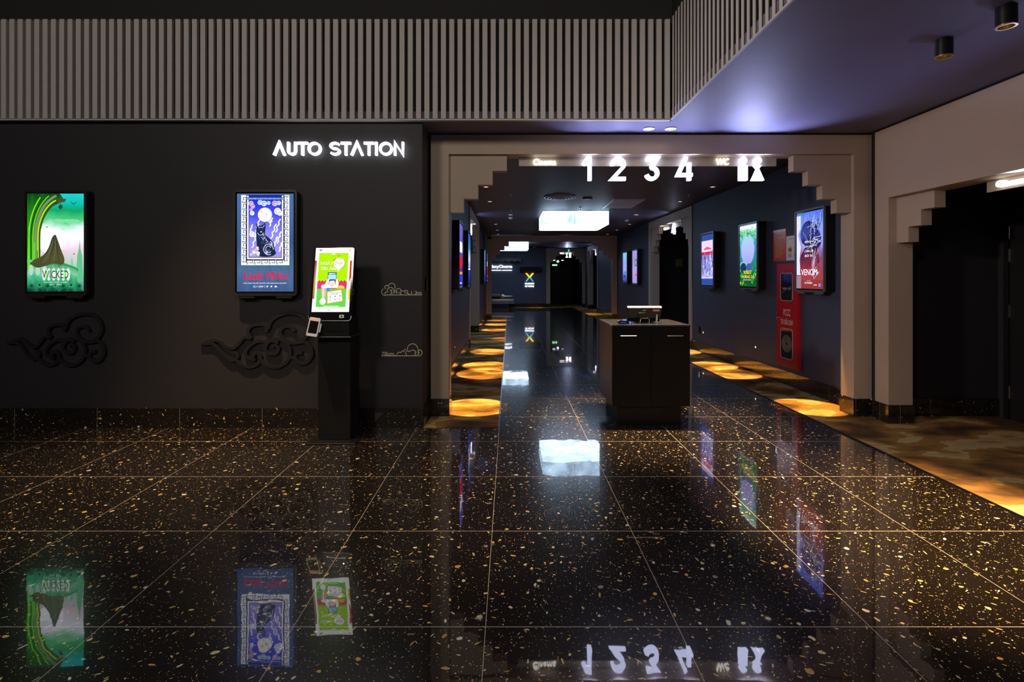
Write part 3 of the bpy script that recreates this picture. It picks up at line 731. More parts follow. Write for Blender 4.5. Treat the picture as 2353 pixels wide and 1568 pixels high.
def art_witch(A):      # tall green scene: arch, stormy sky, dark draped mound on a balcony
    A.rect(0, 0, 1, 1, lit_grad('sky_green', [(0, (40, 120, 90)), (.25, (150, 190, 170)), (.42, (215, 190, 205)), (.55, (235, 235, 245)), (.62, (240, 245, 255)), (.72, (70, 190, 120)), (.84, (10, 150, 90)), (.97, (20, 190, 190))], .10, (2, 5, 1), 1.05))
    A.rect(.27, .30, .62, .60, emis('lit_cloud', (1, .97, 1), 1.7)) if False else None
    A.ell(.42, .50, .22, ec((245, 240, 255), 1.15), .12); A.ell(.30, .58, .16, ec((235, 240, 255)), .04); A.ell(.86, .61, .12, ec((225, 235, 245)), .025)
    for i in range(9): A.ell(.5 + .05 * i, .72 + .012 * math.sin(i * 2.2), .07, ec((120, 205, 150)), .014)
    # city spires
    g = ec((90, 180, 130)); A.poly([(.86, .10), (.99, .10), (.975, .36), (.94, .44), (.93, .54), (.915, .44), (.885, .36)], g); A.poly([(.76, .12), (.82, .12), (.81, .30), (.79, .36), (.775, .30)], ec((120, 190, 150)))
    # arch of several green mouldings
    A.poly([(0, 1), (0, .08), (.22, .10), (.22, .50)] + [(.22 + .44 * (1 - math.cos(t)), .50 + .42 * math.sin(t)) for t in [i * .12 for i in range(1, 10)]] + [(.66, .93), (.58, 1)], lit_grad('arch_green', [(0, (30, 110, 60)), (.3, (90, 190, 40)), (.6, (40, 150, 20)), (1, (10, 70, 20))], .2, (9, 3, 1)))
    for k, (c, w_) in enumerate((((130, 220, 30), .020), ((20, 80, 20), .030), ((110, 200, 30), .018), ((120, 130, 100), .042), ((170, 210, 30), .026), ((50, 60, 25), .026))):
        b0 = (.03, .07, .10, .145, .19, .22)[k]; ry = .36 + (.22 - b0) * .95
        A.line([p for p in [(b0, .24), (b0, .56)] + [(.64 - (.64 - b0) * math.cos(t), .56 + ry * math.sin(t)) for t in [i * .12 for i in range(1, 13)]] if p[1] < .985], w_, ec(c))
    A.poly([(.50, .955), (.70, .945), (.66, .915), (.52, .905)], ec((70, 70, 35)))
    A.line([(.59, .905), (.59, .885)], .01, ec((20, 50, 40))); A.poly([(.56, .885), (.62, .885), (.63, .86), (.59, .835), (.55, .86)], ec((20, 70, 60)))
    for k in range(4): A.line([(.03 + .05 * k, .22), (.03 + .05 * k, .66 - .08 * k)], .014, ec(((90, 220, 30), (20, 120, 30))[k % 2]))
    for bu, bv, s in ((.82, .89, .05), (.35, .655, .022), (.83, .38, .018)):
        A.line([(bu - s, bv + s * .6), (bu, bv), (bu + s, bv + s * .5)], .010, ec((10, 70, 70)))
    # balcony
    A.poly([(0, 0), (1, 0), (.95, .03), (.88, .12), (.90, .20), (.84, .25), (.62, .29), (.40, .285), (.28, .24), (0, .235)], lit_grad('balcony_green', [(0, (10, 60, 45)), (.14, (60, 170, 120)), (.2, (120, 190, 150)), (.3, (20, 120, 60))], .10, (10, 8, 1)))
    A.poly([(0, .30), (.26, .30), (.26, .325), (0, .325)], ec((90, 190, 130)))
    for k in range(3): A.ell(.07 + .12 * k, .22, .042, ec((165, 200, 185)), .055)
    A.line([(.28, .265), (.45, .285), (.66, .28), (.85, .24), (.90, .215)], .035, ec((25, 150, 80)))
    [A.ell(.30 + .085 * k, .175, .036, ec((205, 225, 210)), .065) for k in range(6)]
    # plain dark mound
    A.poly(spline([(.07, .29), (.12, .325), (.28, .37), (.38, .45), (.44, .55), (.50, .58), (.54, .53), (.60, .43), (.66, .33), (.62, .275), (.45, .285), (.22, .245), (.11, .26), (.07, .29)], 4)[:-1], lit_grad('mound', [(0, (30, 30, 18)), (.35, (78, 76, 44)), (.6, (52, 62, 48))], .1, (12, 2, 1)))
    for k in range(5): A.line(spline([(.44 + .02 * k, .52), (.36 + .045 * k, .42), (.22 + .085 * k, .30)], 5), .007, ec((112, 112, 70) if k % 2 else (34, 36, 22)))
    A.text('WICKED', .27, .73, .135, .215, ec((12, 24, 12)), bold=.02); A.rect(.34, .15, .36, .205, ec((90, 230, 20))); A.rect(.655, .14, .67, .205, ec((90, 230, 20)))
    for k in range(7): A.ell(.08 + .14 * k, .055 + .012 * (k % 2), .045, ec(((20, 110, 70), (50, 150, 100))[k % 2])); A.ell(.08 + .14 * k, .055 + .012 * (k % 2), .024, ec((8, 70, 50)))
    A.text('DỰ KIẾN KHỞI CHIẾU', .30, .72, .088, .104, ec((230, 245, 235)), bold=.01); A.text('22.11.2024', .40, .61, .066, .079, ec((230, 245, 235)), bold=.01)

def art_cat(A):
    A.rect(0, 0, 1, 1, lit_grad('slate_blue', [(0, (62, 84, 130)), (.2, (70, 104, 140)), (.5, (56, 80, 120)), (1, (70, 105, 160))], .25, (9, 2, 1)))
    ink = ec((14, 26, 62)); wh = ec((240, 240, 250), 1.15)
    A.rect(.075, .27, .925, .985, wh)
    # key fret border
    def fret(p0, p1, n, side):
        for i in range(n):
            a, b = i / n, (i + 1) / n
            def q(t, s_): t = a + (b - a) * t; return (p0[0] + (p1[0] - p0[0]) * t + side[0] * s_, p0[1] + (p1[1] - p0[1]) * t + side[1] * s_)
            A.line([q(.02, 0), q(.02, 1), q(.80, 1), q(.80, .36), q(.45, .36), q(.45, .66)], .011, ink); A.line([q(.18, 0), q(.18, .62)], .010, ink)
    fret((.085, .30), (.085, .975), 10, (.075, 0)); fret((.915, .975), (.915, .30), 10, (-.075, 0)); fret((.17, .277), (.83, .277), 5, (0, .042))
    A.rect(.165, .32, .835, .985, ink); A.rect(.18, .33, .82, .98, wh); A.rect(.205, .345, .795, .985, ink)
    A.rect(.215, .352, .785, .975, lit_grad('cat_sky', [(.3, (150, 140, 225)), (.6, (128, 120, 225)), (.78, (60, 70, 235)), (.95, (20, 40, 190))], .04, (4, 4, 1), 1.1))
    A.rect(.16, .938, .84, .962, ec((60, 90, 150))); A.text('TỪ ĐẠO DIỄN VÀ NHÀ SẢN XUẤT PHIM QUỶ CẨU', .165, .835, .941, .958, wh, bold=.02)
    A.ell(.495, .785, .125, ec((250, 246, 225), 1.2))
    for (u, v, r) in ((.45, .81, .02), (.52, .79, .03), (.56, .83, .015), (.48, .74, .018)): A.ell(u, v, r, ec((215, 215, 225)))
    cl = ec((190, 215, 245)); pk = ec((210, 170, 215))
    for (u, v, r, m_) in ((.41, .91, .045, cl), (.48, .90, .05, cl), (.56, .905, .035, cl), (.67, .90, .05, pk), (.74, .905, .04, cl), (.25, .90, .045, pk), (.28, .87, .04, pk), (.27, .80, .04, wh), (.25, .835, .03, pk), (.72, .82, .06, wh), (.76, .80, .045, wh), (.27, .585, .05, wh), (.33, .58, .04, wh), (.58, .72, .03, wh)):
        A.ell(u, v, r, m_); A.line(arc(u, v, r * .55, 20, 260, 8, r * .3), .008, ec((90, 100, 190)))
    for (u, v, s) in ((.30, .50, .09), (.36, .66, .08), (.64, .60, .10), (.72, .66, .09), (.60, .70, .06), (.74, .54, .08), (.68, .50, .07), (.25, .64, .05), (.77, .45, .07)):
        A.line(spline([(u - s * .4, v - s * .6), (u - s * .05, v - s * .3), (u - s * .15, v), (u + s * .3, v + s * .3), (u + s * .2, v + s * .55), (u + s * .6, v + s * .9)], 5), .020, wh)
    # seated cat, plain
    cat = ec((24, 38, 64)); li = ec((190, 200, 235)); mid = ec((70, 85, 130))
    A.poly(spline([(.36, .365), (.35, .50), (.34, .60), (.345, .66), (.33, .70), (.375, .675), (.44, .675), (.50, .70), (.505, .64), (.50, .585), (.56, .55), (.64, .50), (.67, .43), (.69, .385), (.60, .358), (.46, .355), (.36, .365)], 4)[:-1], cat)
    rnd = random.Random(3)
    for i in range(34):
        u, v = rnd.uniform(.38, .63), rnd.uniform(.375, .57)
        if u > .52 and v > .50: continue
        A.line([(u, v), (u + rnd.uniform(-.03, .03), v + .015), (u + rnd.uniform(-.03, .03), v + .03)], .009, li if i % 2 else mid)
    A.line(arc(.56, .43, .085, 0, 300, 16, .055), .012, li); A.line(arc(.56, .43, .05, 30, 330, 12, .035), .010, li)
    A.line(arc(.42, .60, .05, 180, 360, 8, .025), .010, li); A.line([(.36, .68), (.39, .655), (.46, .655), (.49, .68)], .009, li)
    A.ell(.395, .638, .010, ec((150, 40, 70))); A.ell(.465, .636, .010, ec((150, 40, 70))); A.ell(.43, .61, .014, li)
    for i in range(16): A.ell(.25 + rnd.uniform(0, .17), .375 + rnd.uniform(0, .075), .022, ec(((240, 235, 250), (225, 170, 190), (200, 205, 240))[i % 3]))
    # title
    red = ec((235, 12, 62), 1.0)
    A.text('Linh Miêu', .13, .90, .125, .20, red, bold=.03); A.line([(.12, .128), (.38, .125), (.42, .11)], .012, red)
    for u in (.15, .44, .62): A.line([(u, .118), (u, .190)], .010, red)
    A.text('DỰA THEO TRUYỀN THUYẾT DÂN GIAN KINH DỊ NHẤT', .12, .88, .077, .096, wh, bold=.02); A.text('22.11.2024', .29, .47, .043, .060, wh, bold=.02)
    A.rect(.495, .038, .499, .066, wh); A.ell(.54, .052, .014, wh); A.ell(.61, .052, .014, wh); A.poly([(.66, .045), (.72, .045), (.69, .062)], wh)

def art_mottle(A):     # blue and rust print of bare branches with a large white title
    A.rect(0, 0, 1, 1, lit_grad('venom_bg', [(0, (150, 60, 55)), (.22, (150, 62, 70)), (.42, (120, 70, 110)), (.58, (150, 145, 225)), (.8, (130, 150, 240)), (1, (70, 110, 225))], .14, (5, 4, 1), 1.0, dist=1.2))
    A.poly([(0, .18), (.17, .18), (.12, .38), (.17, .55), (.06, .72), (.16, .80), (.17, .97), (0, .97)], ec((205, 205, 250), 1.1))
    A.poly(spline([(.14, .20), (.17, .42), (.34, .55), (.20, .62), (.16, .74), (.30, .86), (.55, .88), (.82, .78), (.95, .60), (.80, .50), (.86, .40), (.80, .22), (.14, .20)], 4)[:-1], lit_grad('dark_mottle', [(.2, (140, 50, 55)), (.42, (90, 34, 60)), (.55, (34, 30, 70)), (.72, (60, 70, 150)), (.9, (30, 50, 110))], .26, (9, 7, 1), dist=1.5))
    rnd = random.Random(5); dk = ec((14, 14, 38)); lt = ec((200, 205, 250)); rd = ec((190, 80, 90))
    for i in range(90):
        a = rnd.uniform(-.4, 2.6); u, v = .64 + rnd.uniform(-.26, .24), .70 + rnd.uniform(-.2, .18); L_ = rnd.uniform(.10, .40)
        p = [(u, v)]
        for k in range(5): a += rnd.uniform(-.45, .45); p.append((p[-1][0] + math.cos(a) * L_ / 5, p[-1][1] + math.sin(a) * L_ / 7))
        if all(.01 < q[0] < .985 and .01 < q[1] < .985 for q in p): A.line(spline(p, 3), rnd.uniform(.005, .014), (dk, dk, lt)[i % 3])
    for i in range(40):
        u, v = .62 + rnd.uniform(0, .08), .12 + rnd.uniform(0, .1); a = rnd.uniform(.3, 2.2); L_ = rnd.uniform(.15, .42); p = [(u, v)]
        for k in range(5): a += rnd.uniform(-.3, .3); p.append((p[-1][0] + math.cos(a) * L_ / 5, p[-1][1] + math.sin(a) * L_ / 5))
        if all(.01 < q[0] < .985 and .01 < q[1] < .985 for q in p): A.line(p, .009, (rd, lt, dk)[i % 3])
    A.rect(0, 0, .19, .17, ec((150, 120, 140))); A.rect(.19, 0, 1, .11, ec((140, 52, 48)))
    wh = ec((245, 245, 255), 1.2)
    for i, t in enumerate(('ĐẾN KHI', 'CÁI CHẾT', 'CHIA LÌA', 'ĐÔI TA')): A.text(t, .33, .66 - .03 * (i == 3), .60 - i * .062, .636 - i * .062, wh, .25, .02)
    A.text('VENOM', .20, .80, .175, .255, wh, bold=.01); A.line([(.78, .18), (.84, .22)], .012, wh)
    A.text('25.10.2024', .33, .62, .065, .088, wh, bold=.03); A.text('DỰ KIẾN KHỞI CHIẾU', .40, .56, .10, .110, wh)
    A.rect(.85, .03, .93, .07, ec((110, 130, 240))); A.strips(.68, .80, .045, .055, wh, 4)

def art_forest(A):     # leaves round a pale smooth boulder
    A.rect(0, 0, 1, 1, lit_grad('forest', [(0, (16, 80, 30)), (.2, (20, 90, 50)), (.35, (30, 130, 120)), (.6, (50, 120, 200)), (.85, (120, 200, 190))], .22, (9, 9, 1), dist=.6))
    A.rect(0, .90, 1, 1, lit_grad('canopy_light', [(0, (120, 190, 180)), (.93, (170, 220, 200)), (.98, (230, 250, 240))], .1, (6, 20, 1)))
    A.ell(.48, .60, .40, lit_grad('boulder', [(.3, (140, 150, 225)), (.6, (170, 175, 240)), (.85, (150, 205, 215))], .05, (3, 3, 1)), .25, n=32)
    rnd = random.Random(9)
    for i in range(150):
        e = rnd.random(); u = rnd.uniform(.0, 1); v = rnd.choice((rnd.uniform(.02, .30), rnd.uniform(.80, .92)))
        if i % 5 == 0: u = rnd.choice((rnd.uniform(0, .12), rnd.uniform(.88, 1))); v = rnd.uniform(.3, .8)
        a = rnd.uniform(0, PI); s = rnd.uniform(.03, .075); du, dv = math.cos(a) * s, math.sin(a) * s * .6
        p = [(u - du, v - dv), (u - dv * .5, v + du * .25), (u + du, v + dv), (u + dv * .5, v - du * .25)]
        A.poly([clip01(q) for q in p], ec(((30, 140, 50), (80, 190, 60), (12, 70, 40), (40, 160, 110), (150, 215, 60))[i % 5]))
    A.ell(.30, .36, .26, ec((150, 165, 215)), .06); A.ell(.24, .31, .18, ec((22, 50, 90)), .08); A.ell(.58, .32, .16, ec((60, 90, 150)), .06)
    y_ = ec((250, 225, 10), 1.1)
    A.rect(.20, .255, .28, .258, y_); A.text('ROBOT', .27, .74, .205, .262, y_, bold=.035); A.text('HOANG DÃ', .14, .90, .135, .198, y_, bold=.035)
    A.strips(.22, .75, .105, .114, ec((240, 245, 245)), 14)

def art_crowd(A):      # red-white-blue print of upright streaks
    A.rect(0, 0, 1, 1, ec((46, 74, 150)))
    A.rect(0, .13, 1, .88, lit_grad('lavender', [(0, (180, 190, 240)), (.5, (120, 130, 220)), (1, (215, 215, 250))], .2, (12, 2, 1)))
    A.poly([(.02, .68), (.2, .665), (.5, .66), (.8, .672), (.97, .69), (.95, .86), (.5, .87), (.05, .86)], ec((215, 190, 225), 1.15)); A.poly([(.2, .70), (.85, .70), (.85, .72), (.5, .76), (.2, .72)], ec((225, 90, 120)))
    A.rect(0, .605, 1, .655, ec((205, 30, 60)))
    rnd = random.Random(4)
    for i in range(80):
        u = rnd.uniform(.03, .97); v = rnd.uniform(.17, .56); h = rnd.uniform(.04, .15)
        A.line([(u, v), (u + rnd.uniform(-.02, .02), v + h * .5), (u + rnd.uniform(-.02, .02), min(.64, v + h))], rnd.uniform(.015, .045), ec(((235, 235, 255), (40, 40, 120), (80, 70, 190), (235, 235, 255), (20, 20, 60), (150, 60, 110))[i % 6]))
    for i in range(9): A.poly([(.05 + i * .105, .61), (.09 + i * .105, .57), (.13 + i * .105, .61)], ec((205, 30, 60)))
    A.rect(0, .145, 1, .153, ec((240, 240, 255))); A.rect(.4, .155, .62, .165, ec((160, 30, 60))); A.rect(.3, .118, .7, .130, ec((110, 50, 130)))
def art_violet(A):
    A.rect(0, 0, 1, 1, lit_grad('violet_print', [(0, (20, 50, 170)), (.12, (50, 60, 200)), (.3, (60, 40, 140)), (.6, (90, 80, 190)), (1, (110, 90, 190))], .2, (4, 4, 1)))
    A.poly([(.1, .34), (.5, .26), (.9, .36), (.8, .50), (.2, .50)], ec((220, 20, 40))); A.rect(.2, .55, .9, .72, ec((225, 235, 250), 1.2)); A.rect(.1, .20, .9, .24, ec((250, 150, 30))); A.strips(.2, .8, .05, .07, ec((240, 240, 240)), 6)
def art_blue(A):
    A.rect(0, 0, 1, 1, lit_grad('blue_print', [(0, (20, 30, 120)), (.3, (40, 60, 190)), (.5, (200, 205, 240)), (.7, (40, 130, 200)), (1, (50, 60, 160))], .15, (4, 4, 1)))
    A.rect(.1, .30, .95, .33, ec((240, 240, 255), 1.2)); A.rect(.1, .36, .95, .37, ec((240, 240, 255)))
def art_pale(A):
    A.rect(0, 0, 1, 1, lit_grad('pale_print', [(0, (40, 40, 110)), (.25, (100, 110, 220)), (.4, (150, 150, 235)), (.7, (130, 160, 230)), (1, (110, 200, 210))], .12, (4, 6, 1)))
    A.ell(.6, .33, .2, ec((50, 140, 120)), .06); A.ell(.4, .2, .3, ec((50, 60, 150)), .06)
def art_lilac(A):
    A.rect(0, 0, 1, 1, lit_grad('lilac_print', [(0, (150, 140, 215)), (.4, (170, 150, 215)), (.7, (150, 140, 200)), (1, (160, 140, 225))], .2, (5, 5, 1)))
    A.ell(.75, .62, .22, ec((80, 80, 110)), .12); A.ell(.75, .62, .12, ec((170, 170, 200)), .07); A.line([(.3, .95), (.45, .6), (.35, .4)], .03, ec((110, 90, 140))); A.rect(.5, .22, 1, .27, ec((235, 80, 60)))

DW, DH = .61, 1.013
_house = {}
def display(label, loc, rotz, depth, art, grey=False, group=None):
    t = thing('poster_display', label, 'poster display', loc, rotz, group)
    key = (depth, grey)
    bz = 'bezel_grey' if grey else 'bezel_dark'
    if key not in _house:
        mb = MB().prism(rrect(-DW / 2 + .004, DW / 2 - .004, .004, DH - .004, .028), -depth + .018, 0, 'black_metal'); h = mb.build('housing', t)
        mb = MB(); o_ = rrect(-DW / 2, DW / 2, 0, DH, .03); i_ = rrect(-.284, .284, .022, DH - .022, .012)
        n = len(o_); ys = (-depth, -depth + .022)
        vs_ = [(x, ys[0], z) for x, z in o_] + [(x, ys[0], z) for x, z in i_] + [(x, ys[1], z) for x, z in o_] + [(x, ys[1], z) for x, z in i_]
        fs = []
        for i in range(n):
            j = (i + 1) % n
            fs += [(i, j, n + j, n + i), (i, 2 * n + i, 2 * n + j, j), (n + i, n + j, 3 * n + j, 3 * n + i)]
        mb.add(vs_, fs, bz); fr = mb.build('bezel', t)
        gl = MB().box(-.290, .290, -depth + .010, -depth + .016, .016, DH - .016, 'black_gloss').build('glass_border', t)
        br = []
        for s in (-1, 1): br.append(MB().box(s * .18 - .075, s * .18 + .075, -depth + .005, -depth + .03, -.022, .003, bz).build('bottom_bracket', t))
        _house[key] = [h, fr, gl] + br
    else:
        for o in _house[key]: c = o.copy(); COL.objects.link(c); c.parent = t
    sw_, sh_ = .540, .936
    A = Art(sw_, sh_, -depth + .0085); art(A)
    o = A.mb.build('screen', t); o.location = (0, 0, .040)
    return t
display('lit green film poster display reading WICKED at the far left of the wall', (-4.340, 4.936, 1.284), 0, .095, art_witch)
display('lit blue display of a seated cat under a moon, left of the kiosk', (-2.335, 4.936, 1.284), 0, .095, art_cat)
display('blue and rust display with white VENOM title, nearest on the right corridor wall', (XR, 6.17, 1.284), EAST, .135, art_mottle, True)
display('green leafy display with yellow ROBOT HOANG DÃ title, middle of the right wall', (XR, 7.76, 1.284), EAST, .135, art_forest, True)
display('red, white and blue streaked display, left of the green leafy one', (XR, 9.36, 1.284), EAST, .135, art_crowd, True)
display('small far display with lilac picture, nearer one of the pair past hall four', (XR, 14.78, 1.284), EAST, .135, art_lilac, True)
display('small far display with pale blue picture, farther one of the pair past hall four', (XR, 16.04, 1.284), EAST, .135, art_pale, True)
display('lit display right behind the left portal post, only a sliver in view', (XL, 6.00, 1.284), WEST, .12, art_blue)
display('dark-sided display with violet and red picture on the left corridor wall', (XL, 7.60, 1.284), WEST, .12, art_violet)
display('dark-sided display with blue picture, farther of the two edge-on on the left wall', (XL, 9.14, 1.284), WEST, .12, art_blue)
display('far edge-on display on the left wall just past the side portal', (XL, 14.9, 1.284), WEST, .12, art_pale)
display('farthest edge-on display on the left wall before the cross portal', (XL, 16.4, 1.284), WEST, .12, art_violet)

# ------------------------------------------------------------------ self-service kiosk
kx = -1.56
ki = thing('ticket_kiosk', 'black self-service ticket kiosk with a lit green advert screen', 'kiosk', (kx, 4.51, 0))
MB().box(-.145, .145, 0, .25, .015, .96, 'black_metal').build('column', ki, bevel=.006)
MB().box(-.22, .22, -.10, .33, 0, .015, 'black_metal').build('base_plate', ki, bevel=.004)
MB().box(-.165, .165, -.09, .16, .945, 1.10, 'black_metal').build('printer_box', ki, bevel=.008)
MB().box(-.175, .18, -.10, .16, .932, .945, 'grey_metal').build('tray', ki, bevel=.004)
MB().box(-.03, .13, -.0925, -.09, .985, .990, 'black_gloss').build('receipt_slot', ki)
MB().cyl((.115, -.09, 1.03), .007, .007, -.004, 0, 'chrome', 12, 'y').build('lock', ki)
tilt = Matrix.Translation((0, -.11, 1.084)) @ Matrix.Rotation(math.radians(-10.5), 4, 'X')
KH = .655
MB().prism(rrect(-.182, .182, 0, KH, .022), 0, .055, 'black_gloss').xf(tilt).build('screen_housing', ki, bevel=.003)
o_ = rrect(-.184, .184, -.002, .10, .03)
MB().ribbon([(-.184, .04)] + arc(-.154, .028, .03, 180, 270, 6) + arc(.154, .028, .03, 270, 360, 6) + [(.184, .04)], .004, -.004, .01, 'chrome').xf(tilt).build('chrome_trim', ki)
MB().prism(rrect(.082, .122, .022, .050, .003), -.004, 0, 'silver_plastic').cyl((.102, -.004, .036), .007, .007, -.002, 0, 'black_gloss', 14, 'y').xf(tilt).build('scanner_window', ki)
A = Art(.325, .572, -.0012)
wh = ec((255, 255, 255), 1.15)
A.rect(0, 0, 1, 1, wh)
A.rect(0, .20, .05, .80, lit_grad('advert_edge', [(.2, (170, 110, 60)), (.45, (190, 150, 60)), (.6, (160, 120, 110)), (.8, (150, 60, 60))], .1, (20, 8, 1)))
A.rect(.955, .40, 1, .80, ec((225, 20, 15))); A.rect(.955, .19, 1, .36, ec((250, 205, 0))); A.poly([(.955, .36), (1, .36), (1, .53), (.955, .44)], wh)
A.rect(.10, .075, .90, .92, ec((168, 228, 0))); A.rect(.10, .075, .90, .355, ec((92, 205, 70))); A.rect(.10, .355, .90, .47, ec((215, 50, 110)))
for i in range(9): A.rect(.13 + i * .085, .46, .18 + i * .085, .485, ec((200, 40, 60)))
A.text('NGÀY', .16, .50, .735, .79, wh, bold=.05); A.text('TRI ÂN', .16, .58, .65, .71, wh, bold=.05)
A.ell(.67, .75, .15, ec((20, 50, 100))); A.ell(.66, .755, .15, wh); A.poly([(.60, .67), (.72, .68), (.64, .625)], wh)
A.text('50K', .55, .78, .735, .785, ec((245, 130, 20)), .15, .04); A.strips(.63, .78, .70, .712, ec((190, 190, 190)), 4)
A.line([(.56, .83), (.50, .80)], .012, ec((20, 40, 90))); A.line([(.62, .865), (.66, .885)], .010, ec((20, 40, 90))); A.ell(.49, .90, .05, wh, .008)
A.rect(.37, .49, .61, .615, ec((30, 90, 180))); A.rect(.385, .495, .595, .575, ec((170, 235, 245))); A.strips(.40, .58, .585, .600, wh, 6)
for i in range(3): A.rect(.41, .55 - i * .018, .57, .555 - i * .018, ec((130, 170, 190)))
# plain shopper figure holding a phone over the head
A.poly([(.34, .37), (.32, .45), (.38, .505), (.42, .50), (.40, .42), (.60, .42), (.60, .50), (.64, .505), (.68, .45), (.66, .37)], wh); A.ell(.50, .44, .085, ec((250, 215, 200))); A.poly([(.40, .475), (.43, .505), (.58, .505), (.61, .48), (.54, .487)], ec((20, 70, 190)))
A.rect(.475, .412, .525, .418, ec((160, 60, 60))); A.ell(.74, .36, .11, ec((245, 200, 60)), .05, 0, 180); A.ell(.40, .345, .05, ec((60, 140, 220)))
A.poly([(.22, .38), (.36, .39), (.34, .21), (.25, .21)], ec((250, 170, 170))); A.poly([(.26, .38), (.29, .38), (.29, .21), (.28, .21)], wh); A.ell(.29, .395, .08, wh, .03)
A.ell(.28, .16, .08, wh, .05)
A.poly([(.40, .125), (.38, .31), (.77, .345), (.82, .165)], ec((250, 160, 50))); A.poly([(.42, .135), (.40, .30), (.755, .335), (.80, .172)], wh)
A.strips(.46, .73, .287, .298, ec((40, 60, 110)), 9); A.strips(.50, .70, .265, .275, ec((40, 60, 110)), 7)
for i in range(3):
    for j in range(2): A.ell(.48 + i * .13, .23 - j * .05 + i * .008, .018, ec(((60, 80, 190), (230, 90, 140))[j]))
A.rect(.30, .085, .72, .091, wh); A.ell(.92, .965, .035, ec((245, 140, 40)), .014); A.ell(.91, .965, .018, wh, .006); A.rect(.10, .955, .18, .975, ec((90, 110, 150))); A.rect(.42, .02, .50, .033, ec((210, 180, 40)))
A.mb.xf(tilt @ Matrix.Translation((0, 0, .075))).build('screen', ki)
ct = thing('card_terminal', 'silver card payment terminal clipped to the left side of the kiosk', 'card terminal', (kx - .145, 4.385, .945))
r6 = Matrix.Translation((0, 0, 0)) @ Matrix.Rotation(math.radians(-12), 4, 'X') @ Matrix.Rotation(math.radians(8), 4, 'Y')
MB().prism(rrect(-.050, .050, 0, .165, .012), -.025, .01, 'silver_plastic').xf(r6).build('body', ct, bevel=.003)
MB().prism(rrect(-.038, .038, .028, .135, .004), -.0265, -.025, 'black_gloss').xf(r6).build('display', ct)
MB().box(-.035, .008, -.027, -.025, .142, .156, emis('red_led', (1, .18, .12), 1.6)).xf(r6).build('status_light', ct)
MB().box(.05, .062, -.015, .005, .045, .12, 'silver_plastic').xf(r6).build('side_button', ct)

# ------------------------------------------------------------------ ticket desk
dk = thing('ticket_desk', 'black ticket check desk with brown wood sides in the corridor mouth', 'desk', (1.0, 4.95, 0))
MB().box(.055, .685, .05, .62, 0, .197, 'desk_front').build('base', dk)
MB().box(0, .022, .018, .69, .197, .98, 'desk_wood').build('side_panel', dk)
MB().box(.740, .762, .018, .69, .197, .98, 'desk_wood').build('side_panel', dk)
MB().box(.022, .740, .03, .69, .197, .96, 'desk_front').build('carcass', dk)
for s in (0, 1):
    f = MB().box(.002 + s * .3805, .379 + s * .3805, 0, .018, .199, .978, 'desk_front').build('door', dk)
    MB().cyl((.080 + s * .455, -.012, .888), .005, .005, 0, .155, 'chrome', 10, 'x').cyl((.095 + s * .455, 0, .888), .003, .003, -.012, 0, 'chrome', 8, 'y').cyl((.220 + s * .455, 0, .888), .003, .003, -.012, 0, 'chrome', 8, 'y').build('handle', f)
MB().box(-.003, .765, -.003, .695, .98, .996, 'desk_top').build('desktop', dk, bevel=.002)
mo = thing('point_of_sale_monitor', 'tilted touch screen monitor on the desk, seen from behind', 'monitor', (1.36, 5.16, .996))
tm = Matrix.Translation((0, .02, .02)) @ Matrix.Rotation(math.radians(22), 4, 'X')
MB().prism([(-.165, 0), (.165, 0), (.172, .15), (-.172, .15)], -.02, .012, 'black_gloss').xf(tm).build('screen_case', mo, bevel=.004)
MB().box(-.172, .172, -.021, .014, .150, .161, 'white_plastic').xf(tm).build('top_edge', mo, bevel=.002)
MB().box(.085, .150, -.0215, -.020, .118, .138, 'sticker_pink').xf(tm).build('sticker', mo)
MB().box(-.02, .015, -.0212, -.0205, .126, .132, 'silver_plastic').xf(tm).build('logo', mo)
MB().tube([(-.05, -.06, .004), (-.05, -.075, .03)] + [(-.05, -.08, .045), (-.04, -.082, .055), (.03, -.082, .055), (.04, -.08, .045), (.04, -.075, .03), (.04, -.06, .004)], .0035, 'chrome').build('stand_loop', mo)
MB().box(-.09, .10, -.055, .08, 0, .012, 'black_metal').box(-.03, .03, .0, .04, .01, .06, 'black_metal').build('stand', mo, bevel=.003)
MB().box(.125, .135, -.03, .02, 0, .09, 'white_plastic').build('cable_cover', mo)
sc_ = thing('barcode_scanner', 'small black scanner with blue light on the left of the desk top', 'scanner', (1.125, 5.06, .996))
MB().prism(rrect(-.045, .045, 0, .034, .012), -.03, .03, 'black_gloss').build('body', sc_, bevel=.004)
MB().box(-.03, .03, -.032, -.03, .010, .022, emis('blue_led', (.05, .10, .8), .35)).build('lens', sc_)
ms = thing('desk_dongle', 'little device glowing blue on the desk beside the scanner', 'device', (1.20, 5.07, .996))
MB().cyl((0, 0, 0), .026, .020, 0, .028, 'black_gloss', 20).build('body', ms, smooth=True)
MB().cyl((0, -.024, .014), .011, .011, -.004, 0, emis('blue_led2', (.05, .10, 1.0), 2), 14, 'y').build('light', ms)

